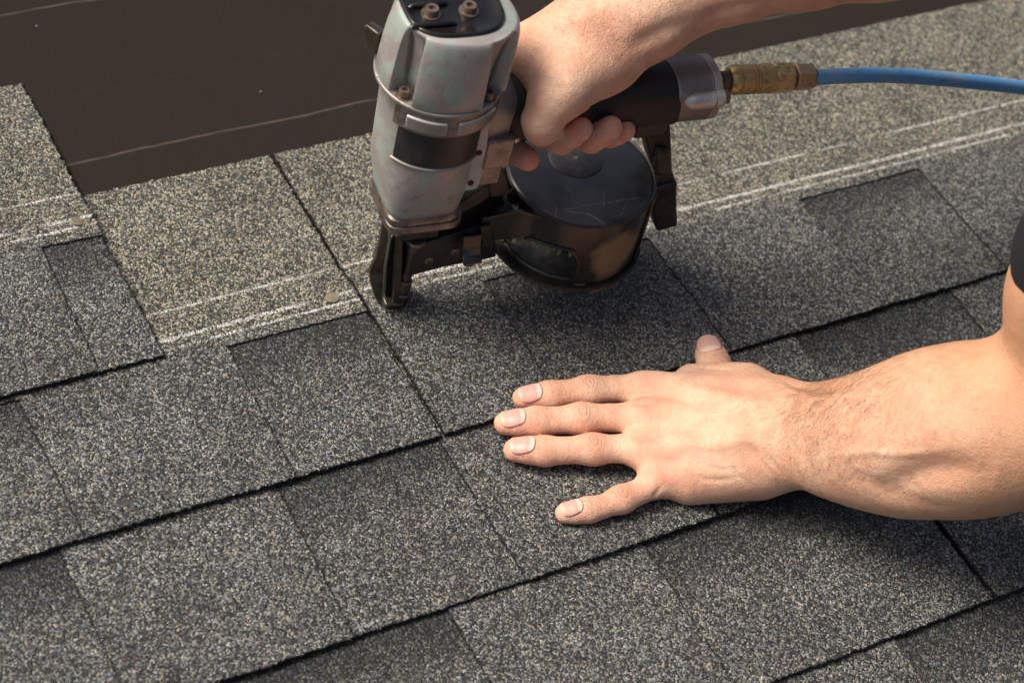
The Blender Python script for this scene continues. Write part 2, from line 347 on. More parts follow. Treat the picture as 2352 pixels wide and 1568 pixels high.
def jitter_edge(corners, step=.0018, amp=.00045):
    out = []
    n = len(corners)
    for i in range(n):
        a = Vector(corners[i]); b = Vector(corners[(i + 1) % n]); L = (b - a).length; m = max(1, int(L / step)); nn = Vector((-(b - a).y, (b - a).x)) / max(L, 1e-9)
        for k in range(m):
            q = a.lerp(b, k / m) + (nn * random.gauss(0, amp) if k else Vector((0, 0)))
            q += nn * .0009 * noise.noise(Vector((q.x * 25, q.y * 25, i * 3.1))) * (1 if k else 0)
            out.append((q.x, q.y))
    return out
def slab(name, corners, zb, th, mat, parent, zf, step=.0018, amp=.00045, loc=None):
    ol = jitter_edge(corners, step, amp); xs = [p[0] for p in ol]; ys = [p[1] for p in ol]
    def inside(x, y):
        c = False; n = len(corners)
        for i in range(n):
            x1, y1 = corners[i]; x2, y2 = corners[(i + 1) % n]
            if (y1 > y) != (y2 > y) and x < (x2 - x1) * (y - y1) / (y2 - y1) + x1: c = not c
        return c
    pts = [Vector(p) for p in ol]; m = len(ol); g = .012
    for i in range(m):
        a = Vector(ol[i - 2]); b = Vector(ol[(i + 2) % m]); d = (b - a).normalized(); q = Vector(ol[i]) + Vector((-d.y, d.x)) * random.uniform(.0012, .0022) 
        if inside(q.x, q.y): pts.append(q)
    for i in range(int((max(xs) - min(xs)) / g)):
        for j in range(int((max(ys) - min(ys)) / g)):
            x = min(xs) + (i + .5) * g; y = min(ys) + (j + .5) * g
            if all(inside(x + dx, y + dy) for dx, dy in ((.003, 0), (-.003, 0), (0, .003), (0, -.003))): pts.append(Vector((x, y)))
    vs, es, fs, *_ = delaunay_2d_cdt(pts, [], [list(range(m))], 1, 1e-7)
    # outline in the order it came back
    bnd = {}
    for f in fs:
        for k in range(len(f)):
            e = (f[k], f[(k + 1) % len(f)]); bnd[e] = 1
    ring = [e for e in bnd if (e[1], e[0]) not in bnd]
    nv = len(vs)
    V = [(v.x, v.y, zb + th + zf(v.x, v.y)) for v in vs] + [(v.x, v.y, zb + zf(v.x, v.y)) for v in vs]
    F = [tuple(f) for f in fs] + [(a, a + nv, b + nv, b) for a, b in ring]
    o = mk(name, V, F, mat, parent, ang=40, loc=loc)
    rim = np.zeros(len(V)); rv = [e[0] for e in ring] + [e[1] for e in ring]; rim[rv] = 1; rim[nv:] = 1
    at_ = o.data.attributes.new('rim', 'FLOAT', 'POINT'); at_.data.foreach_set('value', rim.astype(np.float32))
    return o

def shingle(x0, x1, yb, gaps, label, seed, nails=(), lift=0.):
    gt = .1235 if yb > -.01 else .131
    L = x1 - x0; gaps = sorted(gaps)
    def zf(x, y):
        X = x + x0
        b = 1 - min(1, max(0, y / .07))
        z = .0005 * noise.noise(Vector((X * 6, (y + yb) * 9, seed))) + .0002 * noise.noise(Vector((X * 30, (y + yb) * 30, seed)))
        return z + b * b * (.0016 * max(0, noise.noise(Vector((X * 5.3, 3.3, seed * 1.7))) + .15) + lift)
    top = [(0, HT), (0, 0)]; 
    gs = [(max(0., a - x0), min(L, b - x0)) for a, b in gaps if b > x0 and a < x1]
    for a, b in gs:
        tp = .0012
        if a <= 0: top = [(0, HT), (0, gt), (b - tp, gt), (b, 0)]
        elif b >= L: top += [(a, 0), (a + tp, gt), (L, gt)]
        else: top += [(a, 0), (a + tp, gt - .0005), (b - tp, gt + .0005), (b, 0)]
    if not (gs and gs[-1][1] >= L): top += [(L, 0)]
    top += [(L, HT)]
    top = top[::1]
    def zt(x, y):
        k = min(1, max(0, (y - .15) / .02)); return zf(x, y) - TB * k * k * (3 - 2 * k)
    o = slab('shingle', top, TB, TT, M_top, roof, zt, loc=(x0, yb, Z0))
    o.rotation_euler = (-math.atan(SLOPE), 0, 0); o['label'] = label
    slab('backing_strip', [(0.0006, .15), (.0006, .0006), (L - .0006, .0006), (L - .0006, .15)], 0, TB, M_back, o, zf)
    for nx, ny, tilt in nails:
        n = MB(); n.lathe((nx - x0, ny, TB + TT + zt(nx - x0, ny) + .0001), (tilt, .06, 1), [(-.012, .0016), (-.0002, .0017), (-.0002, .0046), (.0003, .0050), (.0008, .0047), (.0009, .0015), (.0009, .0004)], 28)
        n.out('nail', M_nailm, o)
    return o
r = lambda a, b: random.uniform(a, b)
shingle(-1.067, -.153, EXP, [(-.2, -.150), (-.47, -.345), (-.75, -.6)], 'top left shingle lying alone over the felt with its nailing lines showing', 1, nails=[(-.166, .141, .25)])
shingle(-.914, -.0008, 0, [(-.11, .0), (-.385, -.256), (-.66, -.5)], 'shingle left of the nailer with one nail head near its right end', 2, nails=[(-.020, .1425, 0.04)])
shingle(.0008, .914, 0, [(.093, .239), (.3805, .502), (.70, .80)], 'shingle being nailed, under the nailer and the canister', 3)
shingle(.9155, 1.83, 0, [(1.0, 1.1), (1.3, 1.42)], 'shingle', 4)
shingle(-.765, .1492, -EXP, [(-.125, -.002), (-.42, -.272), (-.62, -.56)], 'shingle under the fingers of the flat hand', 5)
shingle(.1508, 1.065, -EXP, [(.296, .446), (.62, .74), (.9, 1.0)], 'shingle under the wrist of the flat hand', 6)
shingle(-.6148, .2992, -2 * EXP, [(.0885, .30), (-.25, -.058), (-.5, -.4)], 'wide shingle in front of the little finger', 7)
shingle(.3008, 1.215, -2 * EXP, [(.42, .55), (.8, .95)], 'shingle under the forearm at the right edge', 8)
shingle(-.914, -.0008, -3 * EXP, [(-.13, -.02), (-.4, -.3)], 'shingle', 9)
shingle(.0008, .914, -3 * EXP, [(.213, .36), (.5, .6)], 'shingle', 10)
shingle(-.765, .149, -4 * EXP, [(-.1, .02)], 'shingle', 11)
shingle(.1508, 1.065, -4 * EXP, [(.25, .4)], 'shingle', 12)
for k, (a, yb) in enumerate(((-.45, -5 * EXP), (.4655, -5 * EXP), (-1.68, -EXP), (-1.53, -2 * EXP), (-1.83, 0))):
    shingle(a, a + .913, yb, [(a + .2, a + .33), (a + .55, a + .7)], 'shingle', 13 + k)
for o in roof.children:
    if o.get('label') == 'shingle': del o['label']

# ------------------------------------------------------------------ the coil nailer (tool space: s along handle, t sideways, z off the roof)
T = empty('coil_nailer', TO, AZ)
tag(T, 'worn green grey coil nailer with black round magazine standing on the shingles', 'nail gun')
BC = (.004, .002)
def ring(z, f, c=BC, n=120):
    out = []
    for i in range(n):
        th = 2 * math.pi * i / n; rr = f(th); out.append((c[0] + rr * math.cos(th), c[1] + rr * math.sin(th), z))
    return out
def sup(a, b, p):      # superellipse radius
    return lambda th: 1. / ((abs(math.cos(th)) / a) ** p + (abs(math.sin(th)) / b) ** p) ** (1 / p)
# lower housing
m = MB(); R_ = []
for z, a, p in ((.1125, .0235, 5.), (.1145, .0257, 5.), (.120, .0270, 4.4), (.129, .0294, 3.5), (.140, .0320, 2.8), (.150, .0341, 2.3), (.160, .0352, 2.05), (.172, .0358, 2), (.176, .0358, 2), (.195, .0362, 2), (.212, .0368, 2), (.216, .0385, 2), (.219, .0402, 2.1), (.222, .0408, 2.1), (.2225, .040, 2.1)):
    R_.append(ring(z, sup(a, a, p)))
m.loft(R_); m.out('housing', M_cast, T, ang=50)
# raised lip round the sticker's foot
def arcband(name, mat, a0, a1, z0, z1, r0, thick, n=40, zoff=None, parent=T, bevel=0, c=BC, rfun=None):
    rg = []
    for i in range(n + 1):
        th = math.radians(a0 + (a1 - a0) * i / n); dz = zoff(i / n) if zoff else (0, 0)
        rr = rfun(th) if rfun else r0
        p = lambda r_, z_: (c[0] + r_ * math.cos(th), c[1] + r_ * math.sin(th), z_)
        rg.append([p(rr, z0 + dz[0]), p(rr + thick, z0 + dz[0]), p(rr + thick, z1 + dz[1]), p(rr, z1 + dz[1])])
    b = MB(); b.loft(rg); return b.out(name, mat, parent, ang=30, bevel=bevel)
arcband('trim_ring', M_cast2, -150, -43, .1675, .1702, .0350, .0022, bevel=.0009)
arcband('sticker', M_sticker, -147, -46, .1712, .2025, .0358, .0008, bevel=.0002)
# collar with pads
arcband('collar', M_collar, -150, 62, .2030, .2215, .0378, .0042, bevel=.001)
for a0, a1 in ((-136, -99), (-89, -46)):
    arcband('collar_pad', M_cast2, a0, a1, .2060, .2165, .041, .0024, n=16, bevel=.0014)
arcband('seam_ring', M_cast2, -180, 179.9, .2205, .2235, .036, .0068, n=90, bevel=.0008)
# cap with four screw channels
def capr(base, back, nd):
    def f(th):
        d = math.cos(th); rr = sup(base, base, 2.25)(th) + back * max(0, math.cos(th + math.radians(18))) ** 1.5
        for a in (-147, -52, 147, 52):
            x = (math.degrees(th) - a + 180) % 360 - 180
            k = 1 / (1 + math.exp((abs(x) - (11.5 if a in (-147, 147) else 15.)) / .5)); rr -= nd * k
        return rr
    return f
m = MB(); R_ = []
for z, b, bk_, nd in ((.2235, .0405, .002, .0125), (.2245, .0412, .002, .0125), (.238, .0405, .003, .0118), (.250, .0394, .0045, .0105), (.2610, .0382, .0058, .0085), (.2680, .0368, .0070, .0058), (.2722, .0355, .0072, .0030), (.2744, .0345, .0066, .0008), (.2753, .0335, .006, 0.)):
    R_.append(ring(z, capr(b, bk_, nd), n=240))
m.loft(R_); m.out('head_cap', M_cast, T, ang=42, bevel=0)
# black deflector plate
m = MB(); cc = (.004, .0045)
m.loft([ring(z, sup(a, a * .93, 2.9), cc, 80) for z, a in ((.2752, .0322), (.2761, .0324), (.2771, .0317), (.2775, .0302), (.2763, .0287), (.2761, .020), (.2761, .012))])
pl = m.out('deflector_plate', M_gloss, T, ang=60)
for (x, y) in ((992, 22), (1079, 15)):
    q = TR.T @ (P(x, y, .280) - TO); b = MB(); b.lathe((q[0], q[1], .2758), (0, 0, 1), [(0, .0066), (.0012, .0064), (.0012, .0046), (.0052, .0046), (.0058, .0042), (.0058, .0022), (.0035, .0020), (.0034, .0003)], 28)
    b.out('bolt', M_bolt, T)
for (xa, ya), (xb, yb_) in (((942, 14), (1026, 6)), ((946, 60), (1046, 52))):
    qa = TR.T @ (P(xa, ya, .2775) - TO); qb = TR.T @ (P(xb, yb_, .2775) - TO); b = MB()
    b.tube([tuple(qa[:2]) + (.2760,), tuple(qa[:2] * .93 + qb[:2] * .07) + (.2774,), tuple(qa[:2] * .07 + qb[:2] * .93) + (.2774,), tuple(qb[:2]) + (.2760,)], .0019, 12); b.out('rib', M_gloss, T)
# channel screws
for a, rr in ((-147, .0368), (-52, .0375), (147, .0368), (52, .0375)):
    th = math.radians(a); b = MB(); b.lathe((BC[0] + rr * math.cos(th), BC[1] + rr * math.sin(th), .2225), (0, 0, 1), [(0, .0052), (.0015, .0052), (.0015, .0038), (.0062, .0038), (.0068, .0034), (.0068, .0019), (.0045, .0017), (.0044, .0003)], 24)
    b.out('cap_screw', M_bolt, T)
# little lug on the far left of the collar
m = MB(); m.box((BC[0] - .0405, BC[1] + .020, .238), (.0035, .006, .009), .5); m.box((BC[0] - .0435, BC[1] + .021, .239), (.0015, .0045, .0065), .5); m.out('side_lug', M_steel, T, bevel=.001)
# bottom flange, two steps
m = MB(); m.loft([ring(z, sup(a, a * .98, 6.5), (.006, .002), 80) for z, a in ((.1005, .0262), (.1010, .0275), (.1060, .0275), (.1066, .0270))]); m.out('lower_flange', M_flange, T, ang=40)
m = MB(); m.loft([ring(z, sup(a, a * .97, 6.), (.005, .002), 80) for z, a in ((.1066, .0258), (.1071, .0265), (.1115, .0263), (.1130, .025))]); m.out('upper_flange', M_flange, T, ang=40)
# handle root casting
m = MB()
def rr_sec(s, hy, hz, cz, ct=0., p=3.2, n=48):
    f = sup(hy, hz, p); return [(s, ct + f(2 * math.pi * i / n) * math.cos(2 * math.pi * i / n), cz + f(2 * math.pi * i / n) * math.sin(2 * math.pi * i / n)) for i in range(n)]
m.loft([rr_sec(.028, .0225, .035, .186), rr_sec(.040, .0215, .034, .186), rr_sec(.046, .0205, .0325, .186), rr_sec(.052, .019, .028, .1855), rr_sec(.056, .0175, .0245, .185)]); m.out('handle_root', M_cast2, T, ang=40)
m = MB(); m.loft([rr_sec(s, a, b, z, 0, 2.4) for s, a, b, z in ((.052, .0185, .0235, .1855), (.058, .0205, .0245, .1855), (.07, .0200, .0225, .186), (.10, .0192, .0205, .186), (.13, .0195, .0205, .186), (.16, .0205, .0212, .1855), (.176, .0212, .0216, .1850), (.1785, .0205, .0210, .185))]); m.out('grip', M_rubber, T, ang=60)
m = MB(); m.loft([rr_sec(s, a, b, .1865, 0, 2.5) for s, a, b in ((.174, .0205, .0203), (.1765, .0210, .0207), (.1985, .0212, .0208), (.2000, .0213, .0209))]); m.out('handle_end', M_end, T, ang=40)
m = MB(); m.loft([rr_sec(s, a, b, .1865, 0, 2.5) for s, a, b in ((.2003, .0200, .0198), (.2010, .0214, .0210), (.2068, .0210, .0207), (.2088, .0180, .0180))]); m.out('end_cap', M_end, T, ang=35)
# boss with a screw along the near side of the handle end
m = MB(); m.lathe((.178, -.0190, .1930), (1, 0, 0), [(0, .0015), (.003, .0050), (.008, .0064), (.0222, .0064)], 24); m.lathe((.2008, -.0190, .1930), (1, 0, 0), [(0, .0066), (.0062, .0066), (.0072, .0056)], 24); m.out('screw_boss', M_boss, T)
m = MB(); m.lathe((.208, -.0190, .1930), (1, 0, 0), [(0, .0046), (.0035, .0046), (.004, .004)], 20); m.out('bolt', M_bolt, T)
# steel strap with two holes on the near right flank
a = TQ(1124, 268, -.0235); b_ = TQ(1068, 445, -.0235)
def strap(pts, t, name, mat, th=.002, bevel=.0008): 
    q = [TQ(x, y, t) for x, y in pts]; mm = MB(); mm.prism([(p[0], p[2]) for p in q], t, t + th); return mm.out(name, mat, T, bevel=bevel)
strap([(1108, 268), (1128, 268), (1118, 352), (1112, 395), (1098, 432), (1086, 437), (1062, 440), (1076, 372), (1082, 352), (1100, 300)], -.0245, 'linkage_strap', M_cast)
for x, y in ((1101, 353), (1082, 422)):
    q = TQ(x, y, -.0255); b = MB(); b.lathe((q[0], -.0248, q[2]), (0, -1, 0), [(0, .0021), (.0005, .0021)], 16); b.out('strap_hole', M_hole, T)
m = MB(); m.box((.046, -.0215, .168), (.010, .004, .013)); m.box((.040, -.018, .155), (.012, .006, .016)); m.out('linkage_block', M_collar, T, bevel=.0015)
# trigger
q = TQ(1165, 328, -.004)
m = MB(); m.prism([(.052, .166), (.092, .166), (.088, .1625), (.074, .160), (.069, .146), (.063, .136), (.058, .136), (.062, .150), (.058, .160)], -.007, .007); m.out('trigger', M_black, T, bevel=.0012)
q = TQ(1170, 322, -.019); m = MB(); m.lathe((q[0] - .006, -.019, q[2]), (1, .1, 0), [(0, .003), (.001, .0036), (.012, .0036), (.013, .003)], 18); m.out('trigger_pin', M_chrome, T)

# ---- nose
def pplan(name, pts, z0, z1, mat, bevel=.0008):
    q = [TR.T @ (P(x, y, z0) - TO) for x, y in pts]; mm = MB(); mm.plan([(p[0], p[1]) for p in q], z0, z1); return mm.out(name, mat, T, bevel=bevel)
strap([(881, 508), (874, 545), (865, 591), (849, 625), (851, 648), (860, 678), (874, 704), (878, 702), (879, 690), (883, 613), (893, 545), (896, 508)], -.0075, 'nose_guard', M_steel, .004, .0010)
strap([(878, 702), (885, 600), (893, 508), (958, 505), (952, 560), (942, 640), (930, 694)], .007, 'nose_back_plate', M_steel, .005, .001)
strap([(876, 696), (881, 696), (887, 613), (899, 548), (901, 515), (891, 515), (891, 548), (881, 613)], -.0090, 'channel_lip', M_chrome, .014, .0006)
strap([(884, 692), (888, 613), (899, 548), (916, 548), (914, 613), (912, 692)], .003, 'driver_channel', M_hole, .003, 0)
strap([(903, 694), (907, 613), (913, 548), (925, 548), (924, 613), (920, 694)], -.003, 'channel_wall', M_steel, .010, .0006)
q = TR.T @ (P(921, 690, .003) - TO)
m = MB(); m.lathe((q[0], q[1], .001), (0, 0, 1), [(0, .0044), (.001, .0049), (.010, .0049), (.011, .0043), (.0115, .0032), (.015, .0032), (.0155, .0052), (.024, .0052), (.025, .0046), (.0255, .0034), (.028, .0034), (.029, .0043), (.033, .0043), (.0335, .0033), (.055, .0033), (.0555, .0046), (.064, .0046), (.0645, .0036)], 28); m.out('guide_pin', M_steel, T, ang=30)
pplan('lobed_plate', [(891, 543), (897, 556), (903, 552), (910, 541), (922, 546), (932, 562), (944, 573), (962, 575), (976, 566), (980, 545), (975, 525), (893, 525)], .066, .070, M_flange, .0012)
pplan('contact_foot', [(873, 690), (884, 713), (920, 713), (937, 694), (934, 676), (880, 674)], .0, .0062, M_steel, .0010)
m = MB(); m.box((.010, .003, .088), (.014, .011, .013)); m.out('nose_block', M_black, T, bevel=.001)
# ---- feed rail with side plates, latch
t0 = -.0085
def side(name, pts, t, th, mat, bevel=.0008): return strap(pts, t, name, mat, th, bevel)
side('feed_plate', [(946, 572), (967, 562), (1059, 533), (1100, 520), (1135, 525), (1140, 590), (1105, 598), (1020, 613), (951, 632), (943, 634)], -.0035, .008, M_black)
side('feed_door', [(960, 492), (1052, 478), (1110, 452), (1118, 430), (1150, 432), (1160, 470), (1135, 492), (1116, 505), (1112, 545), (1060, 560), (960, 585)], .0035, .012, M_black, .0012)
side('door_ridge', [(1052, 470), (1112, 430), (1128, 428), (1130, 448), (1110, 465), (1052, 497)], -.002, .010, M_black, .0012)
side('pivot_block', [(1120, 400), (1160, 392), (1172, 436), (1160, 452), (1126, 455)], -.004, .014, M_brownblack, .0015)
side('hinge_tab', [(1104, 524), (1128, 518), (1136, 560), (1132, 572), (1108, 566)], -.0125, .004, M_black, .0008)
for x, y in ((985, 600), (1046, 579)):
    q = TQ(x, y, -.0045); b = MB(); b.lathe((q[0], -.0035, q[2]), (0, -1, 0), [(0, .0036), (.0012, .0034), (.0016, .0028), (.0016, .0014), (.0008, .0012), (.0007, .0002)], 22); b.out('screw', M_flange, T)
# latch: bent bright plate
q0 = TQ(1080, 540, -.012); s0 = q0[0]; zt = q0[2]; qb = TQ(1090, 588, -.016); zb = qb[2]
sec = [(-.010, zt + .0005), (-.0135, zt), (-.0145, zt - .006), (-.0150, (zt + zb) / 2), (-.0185, zb + .003), (-.0225, zb + .001), (-.0228, zb - .001), (-.0180, zb), (-.0130, (zt + zb) / 2 - .002), (-.0122, zt - .006), (-.0115, zt - .0025), (-.010, zt - .002)]
vs = [(s0 - .0052, a_, z_) for a_, z_ in sec] + [(s0 + .0088, a_, z_) for a_, z_ in sec]; n = len(sec)
mk('latch', vs, [tuple(range(n)), tuple(range(2 * n - 1, n - 1, -1))] + [(i, (i + 1) % n, (i + 1) % n + n, i + n) for i in range(n)], M_latch, T, bevel=.0006)
m = MB(); m.lathe((s0 + .001, -.0165, zb - .006), (0, 0, 1), [(0, .004), (.001, .0046), (.005, .0046), (.0055, .0036)], 20); m.out('latch_pin', M_chrome, T)
# ---- magazine canister
MC = (.132, .009); MR = .0545; ZL = .106; ZB = .047
def mp_(th, r_, z): return (MC[0] + r_ * math.cos(th), MC[1] + r_ * math.sin(th), z)
m = MB(); m.lathe((MC[0], MC[1], ZL - .004), (0, 0, 1), [(0, MR - .0015), (.0035, MR - .0015), (.0045, MR - .003), (.0045, .02), (.0046, .004)], 120); m.out('magazine_lid', M_lid, T, ang=30)
bc = TR.T @ (P(1322, 363, ZL + .001) - TO)
m = MB(); m.lathe((bc[0], bc[1], ZL + .0003), (0, 0, 1), [(0, .0200), (.0007, .0197), (.0010, .0190), (.0010, .001)], 72); m.out('lid_boss', M_black, T)
m = MB(); m.lathe((bc[0], bc[1], ZL + .0012), (0, 0, 1), [(0, .0022), (.0006, .0019), (.0007, .0004)], 16); m.out('rivet', M_bolt, T)
prof = [(1190, 545), (1215, 549), (1244, 560), (1280, 571), (1311, 578), (1333, 606), (1349, 638)]
def lowz(th):
    p = proj(TW(*mp_(th, MR, .075)))
    a = (math.degrees(th) + 360) % 360           # far side / right: full height
    if a > 256 or a < 100: return ZB
    x = p[0]
    ys = np.interp(x, [q[0] for q in prof], [q[1] for q in prof]); return max(ZB, zfor(MC[0] + MR * math.cos(th), MC[1] + MR * math.sin(th), ys))
rg = []; n = 150
for i in range(n + 1):
    th = math.radians(-162 + (302) * i / n); zl = lowz(th)
    rg.append([mp_(th, MR - .0022, zl), mp_(th, MR, zl), mp_(th, MR, ZL - .0008), mp_(th, MR - .0022, ZL - .0008)])
m = MB(); m.loft(rg); m.out('magazine_wall', M_dusty, T, ang=35, bevel=.0005)
# raised rim along the wall's cut edge and top
rp = [mp_(math.radians(a), MR + .0004, lowz(math.radians(a)) + .001) for a in np.linspace(-150, -95, 60)]
m = MB(); m.tube(rp, .0013, 8); m.out('wall_bead', M_dusty, T)
m = MB(); m.tube([mp_(math.radians(a), MR - .0002, ZL) for a in np.linspace(-165, 140, 120)], .0011, 8); m.out('lid_bead', M_black, T)
# dish
m = MB(); m.lathe((MC[0], MC[1], ZB - .008), (0, 0, 1), [(0, .030), (.0005, .050), (.002, MR + .0015), (.0045, MR + .0035), (.0065, MR + .0032), (.0068, MR + .001), (.0058, MR - .002), (.0058, MR - .006), (.0072, MR - .0072), (.0072, MR - .0085), (.004, MR - .010), (.004, .01)], 120); m.out('magazine_dish', M_black, T, ang=40)
m = MB(); m.lathe((MC[0], MC[1], ZB - .0035), (0, 0, 1), [(0, MR - .0095), (.0012, MR - .0096), (.0014, .02)], 96); m.out('dish_floor', M_floor, T, ang=30)
m = MB(); m.lathe((MC[0] , MC[1], ZB - .003), (0, 0, 1), [(0, .02), (.0585, .02)], 32); m.out('spindle', M_black, T)
q = TR.T @ (P(1385, 661, ZB - .008) - TO); m = MB(); m.box((q[0], q[1] + .006, ZB - .009), (.012, .006, .0018), .25); m.out('dish_clip', M_flange, T, bevel=.0006)
# arm joining the feed rail to the wall
pa = spline([(.055, -.0085), (.062, -.0100), (.070, -.0135), (.078, -.018), mp_(math.radians(-146), MR + .0002, 0)[:2], mp_(math.radians(-138), MR + .0002, 0)[:2]], 6)
yt = [(1105, 500), (1112, 498), (1145, 489), (1176, 487), (1210, 497), (1244, 512), (1262, 518)]; yb_ = [(1105, 560), (1136, 553), (1190, 547), (1244, 560), (1262, 566)]
rg = []
for i, p in enumerate(pa):
    x = proj(TW(p[0], p[1], .06))[0]; zt_ = zfor(p[0], p[1], np.interp(x, *zip(*yt))); zb_ = zfor(p[0], p[1], np.interp(x, *zip(*yb_)))
    d = pa[min(i + 1, len(pa) - 1)] - pa[max(i - 1, 0)]; d /= np.linalg.norm(d); nn = np.array([-d[1], d[0]]) * .0035
    rg.append([(p[0], p[1], zb_), (p[0], p[1], zt_), (p[0] + nn[0], p[1] + nn[1], zt_), (p[0] + nn[0], p[1] + nn[1], zb_)])
m = MB(); m.loft(rg); m.out('magazine_arm', M_black, T, bevel=.0010)
m = MB(); m.tube([(r4[1][0], r4[1][1] - .0002, r4[1][2]) for r4 in rg], .0008, 8); m.out('arm_edge', M_steel, T)
m = MB(); m.plan([(p[0], p[1] + .001) for p in pa[:-8]] + [mp_(math.radians(a), MR - .002, 0)[:2] for a in (-150, -165, -178, -192)] + [(.060, .012)], .084, .088); m.out('arm_top', M_black, T, bevel=.001)
# seam strip at the wall's right, rear bracket
m = MB(); th = math.radians(-33)
rg = []
for i in range(9):
    th = math.radians(-42 + 10 * i / 8); rg.append([mp_(th, MR, ZB), mp_(th, MR + .0022, ZB), mp_(th, MR + .0022, ZL + .001), mp_(th, MR, ZL + .001)])
m.loft(rg); m.out('seam_strip', M_black, T, bevel=.0006)
side('rear_bracket', [(1478, 272), (1538, 272), (1541, 300), (1546, 402), (1512, 408), (1498, 380), (1478, 300)], .000, .016, M_black, .0015)
q = TQ(1523, 297, -.001); m = MB(); m.lathe((q[0], .000, q[2]), (0, -1, 0), [(0, .003), (.001, .0028), (.0014, .001)], 16); m.out('screw', M_bolt, T)
side('bracket_boss', [(1512, 345), (1540, 350), (1546, 402), (1514, 405), (1505, 390)], -.006, .008, M_black, .002)
side('bracket_foot', [(1504, 402), (1548, 400), (1556, 428), (1556, 470), (1558, 520), (1510, 534), (1500, 500)], .002, .016, M_black, .002)
side('foot_rib', [(1504, 432), (1555, 420), (1556, 430), (1504, 442)], -.0015, .004, M_black, .0008)
m = MB(); m.box((.17, .004, .158), (.012, .008, .012)); m.out('handle_bracket', M_black, T, bevel=.002)
# plug in the handle end
AX0 = TR.T @ (P(1636, 186, .185) - TO); AX1 = TR.T @ (P(1870, 176, .185) - TO); AD = AX1 - AX0; AL = np.linalg.norm(AD); AD /= AL
def at(px): return (px - 1636) / (1870 - 1636) * AL
def shaft(name, mat, prof, parent, o0, seg=32, rot=0., ang=30, bevel=0):
    m = MB(); m.lathe(o0, AD, [(at(x), r_) for x, r_ in prof], seg, rot); return m.out(name, mat, parent, ang=ang, bevel=bevel)
shaft('air_plug', M_brass, [(1632, .0085), (1640, .0085), (1650, .0055), (1655, .0045), (1700, .0045)], T, AX0, 6, .2)
shaft('plug_nut', M_steel, [(1655, .0060), (1657, .0068), (1672, .0068), (1674, .0058)], T, AX0, 6, .5)

# coil of nails inside the open magazine
NC = empty('nail_coil', TW(MC[0], MC[1], ZB), AZ); tag(NC, 'coil of nails with yellow green points inside the black magazine', 'nails')
for i in range(9):
    th = math.radians(-178 + i * 9.6); rr = MR - .006
    b = MB(); zz = (zfor(MC[0] + rr * math.cos(th), MC[1] + rr * math.sin(th), np.interp(proj(TW(MC[0] + rr * math.cos(th), MC[1] + rr * math.sin(th), .07))[0], [q[0] for q in prof], [q[1] + 15 for q in prof])))
    b.lathe((rr * math.cos(th), rr * math.sin(th), zz - ZB), (0, 0, 1), [(0, .0002), (.0055, .0019), (.0056, .0013), (.022, .0013), (.0222, .004), (.023, .004)], 10)
    b.out('nail', M_green, NC)

# ------------------------------------------------------------------ air hose with its brass coupler
Hh = empty('air_hose', TO + TR @ AX0, 0); tag(Hh, 'blue air hose with brass quick coupler plugged into the nailer handle', 'air hose')
HW0 = TR @ AX0 + TO; HD = TR @ AD
def hshaft(name, mat, prof, seg=48, rot=0., ang=30, mod=None):
    m = MB(); m.lathe((0, 0, 0), HD, [(at(x), r_) for x, r_ in prof], seg, rot); return m.out(name, mat, Hh, ang=ang)
hshaft('coupler_sleeve', M_brass, [(1674, .0055), (1672, .0088), (1676, .0098), (1682, .0106), (1694, .0106), (1696, .0104)])
# knurled sleeve: fine diamond relief as real geometry
kn = MB(); vs = []; sg = 150; xs_ = np.arange(1696, 1762, .9)
q = Vector(HD).to_track_quat('Z', 'Y')
for j, x in enumerate(xs_):
    groove = any(abs(x - g_) < 2. for g_ in (1722, 1729, 1736))
    for i in range(sg):
        th = 2 * math.pi * i / sg; k = (abs(math.sin(th * 18 + j * .55)) + abs(math.sin(th * 18 - j * .55))) * .5
        rr = .0093 if groove else .0100 + .0006 * k
        vs.append(q @ Vector((rr * math.cos(th), rr * math.sin(th), at(x))))
fs = [(j * sg + i, j * sg + (i + 1) % sg, (j + 1) * sg + (i + 1) % sg, (j + 1) * sg + i) for j in range(len(xs_) - 1) for i in range(sg)]
kn.add(vs, fs); kn.out('knurled_grip', M_brass, Hh, ang=60)
hshaft('coupler_neck', M_brass, [(1761, .0106), (1767, .0106), (1768, .0098), (1778, .0098)])
hshaft('hex_nut', M_brass, [(1770, .0088), (1774, .0106), (1777, .0112), (1811, .0112), (1815, .0106), (1817, .0085)], 6, .12, 20)
hshaft('hex_shadow_ring', M_steel, [(1816, .0072), (1824, .0072)])
hshaft('hose_nut', M_copper, [(1822, .0080), (1824, .0092), (1827, .0098), (1861, .0098), (1865, .0092), (1867, .0075)], 6, .12, 20)
hp = [P(1855, 177, .185), P(1872, 178, .185), P(1930, 175, .183), P(2020, 173, .176), P(2110, 177, .163), P(2220, 187, .142), P(2352, 202, .110), P(2500, 222, .072), P(2700, 262, .025), P(2900, 330, .0085), P(3150, 470, .0085), P(3300, 700, .0085)]
m = MB(); m.tube([p - HW0 for p in spline(hp, 10)], .0056, 28); m.out('tube', M_hose, Hh, ang=180)
hshaft('ferrule', M_steel, [(1862, .0062), (1871, .0062)])

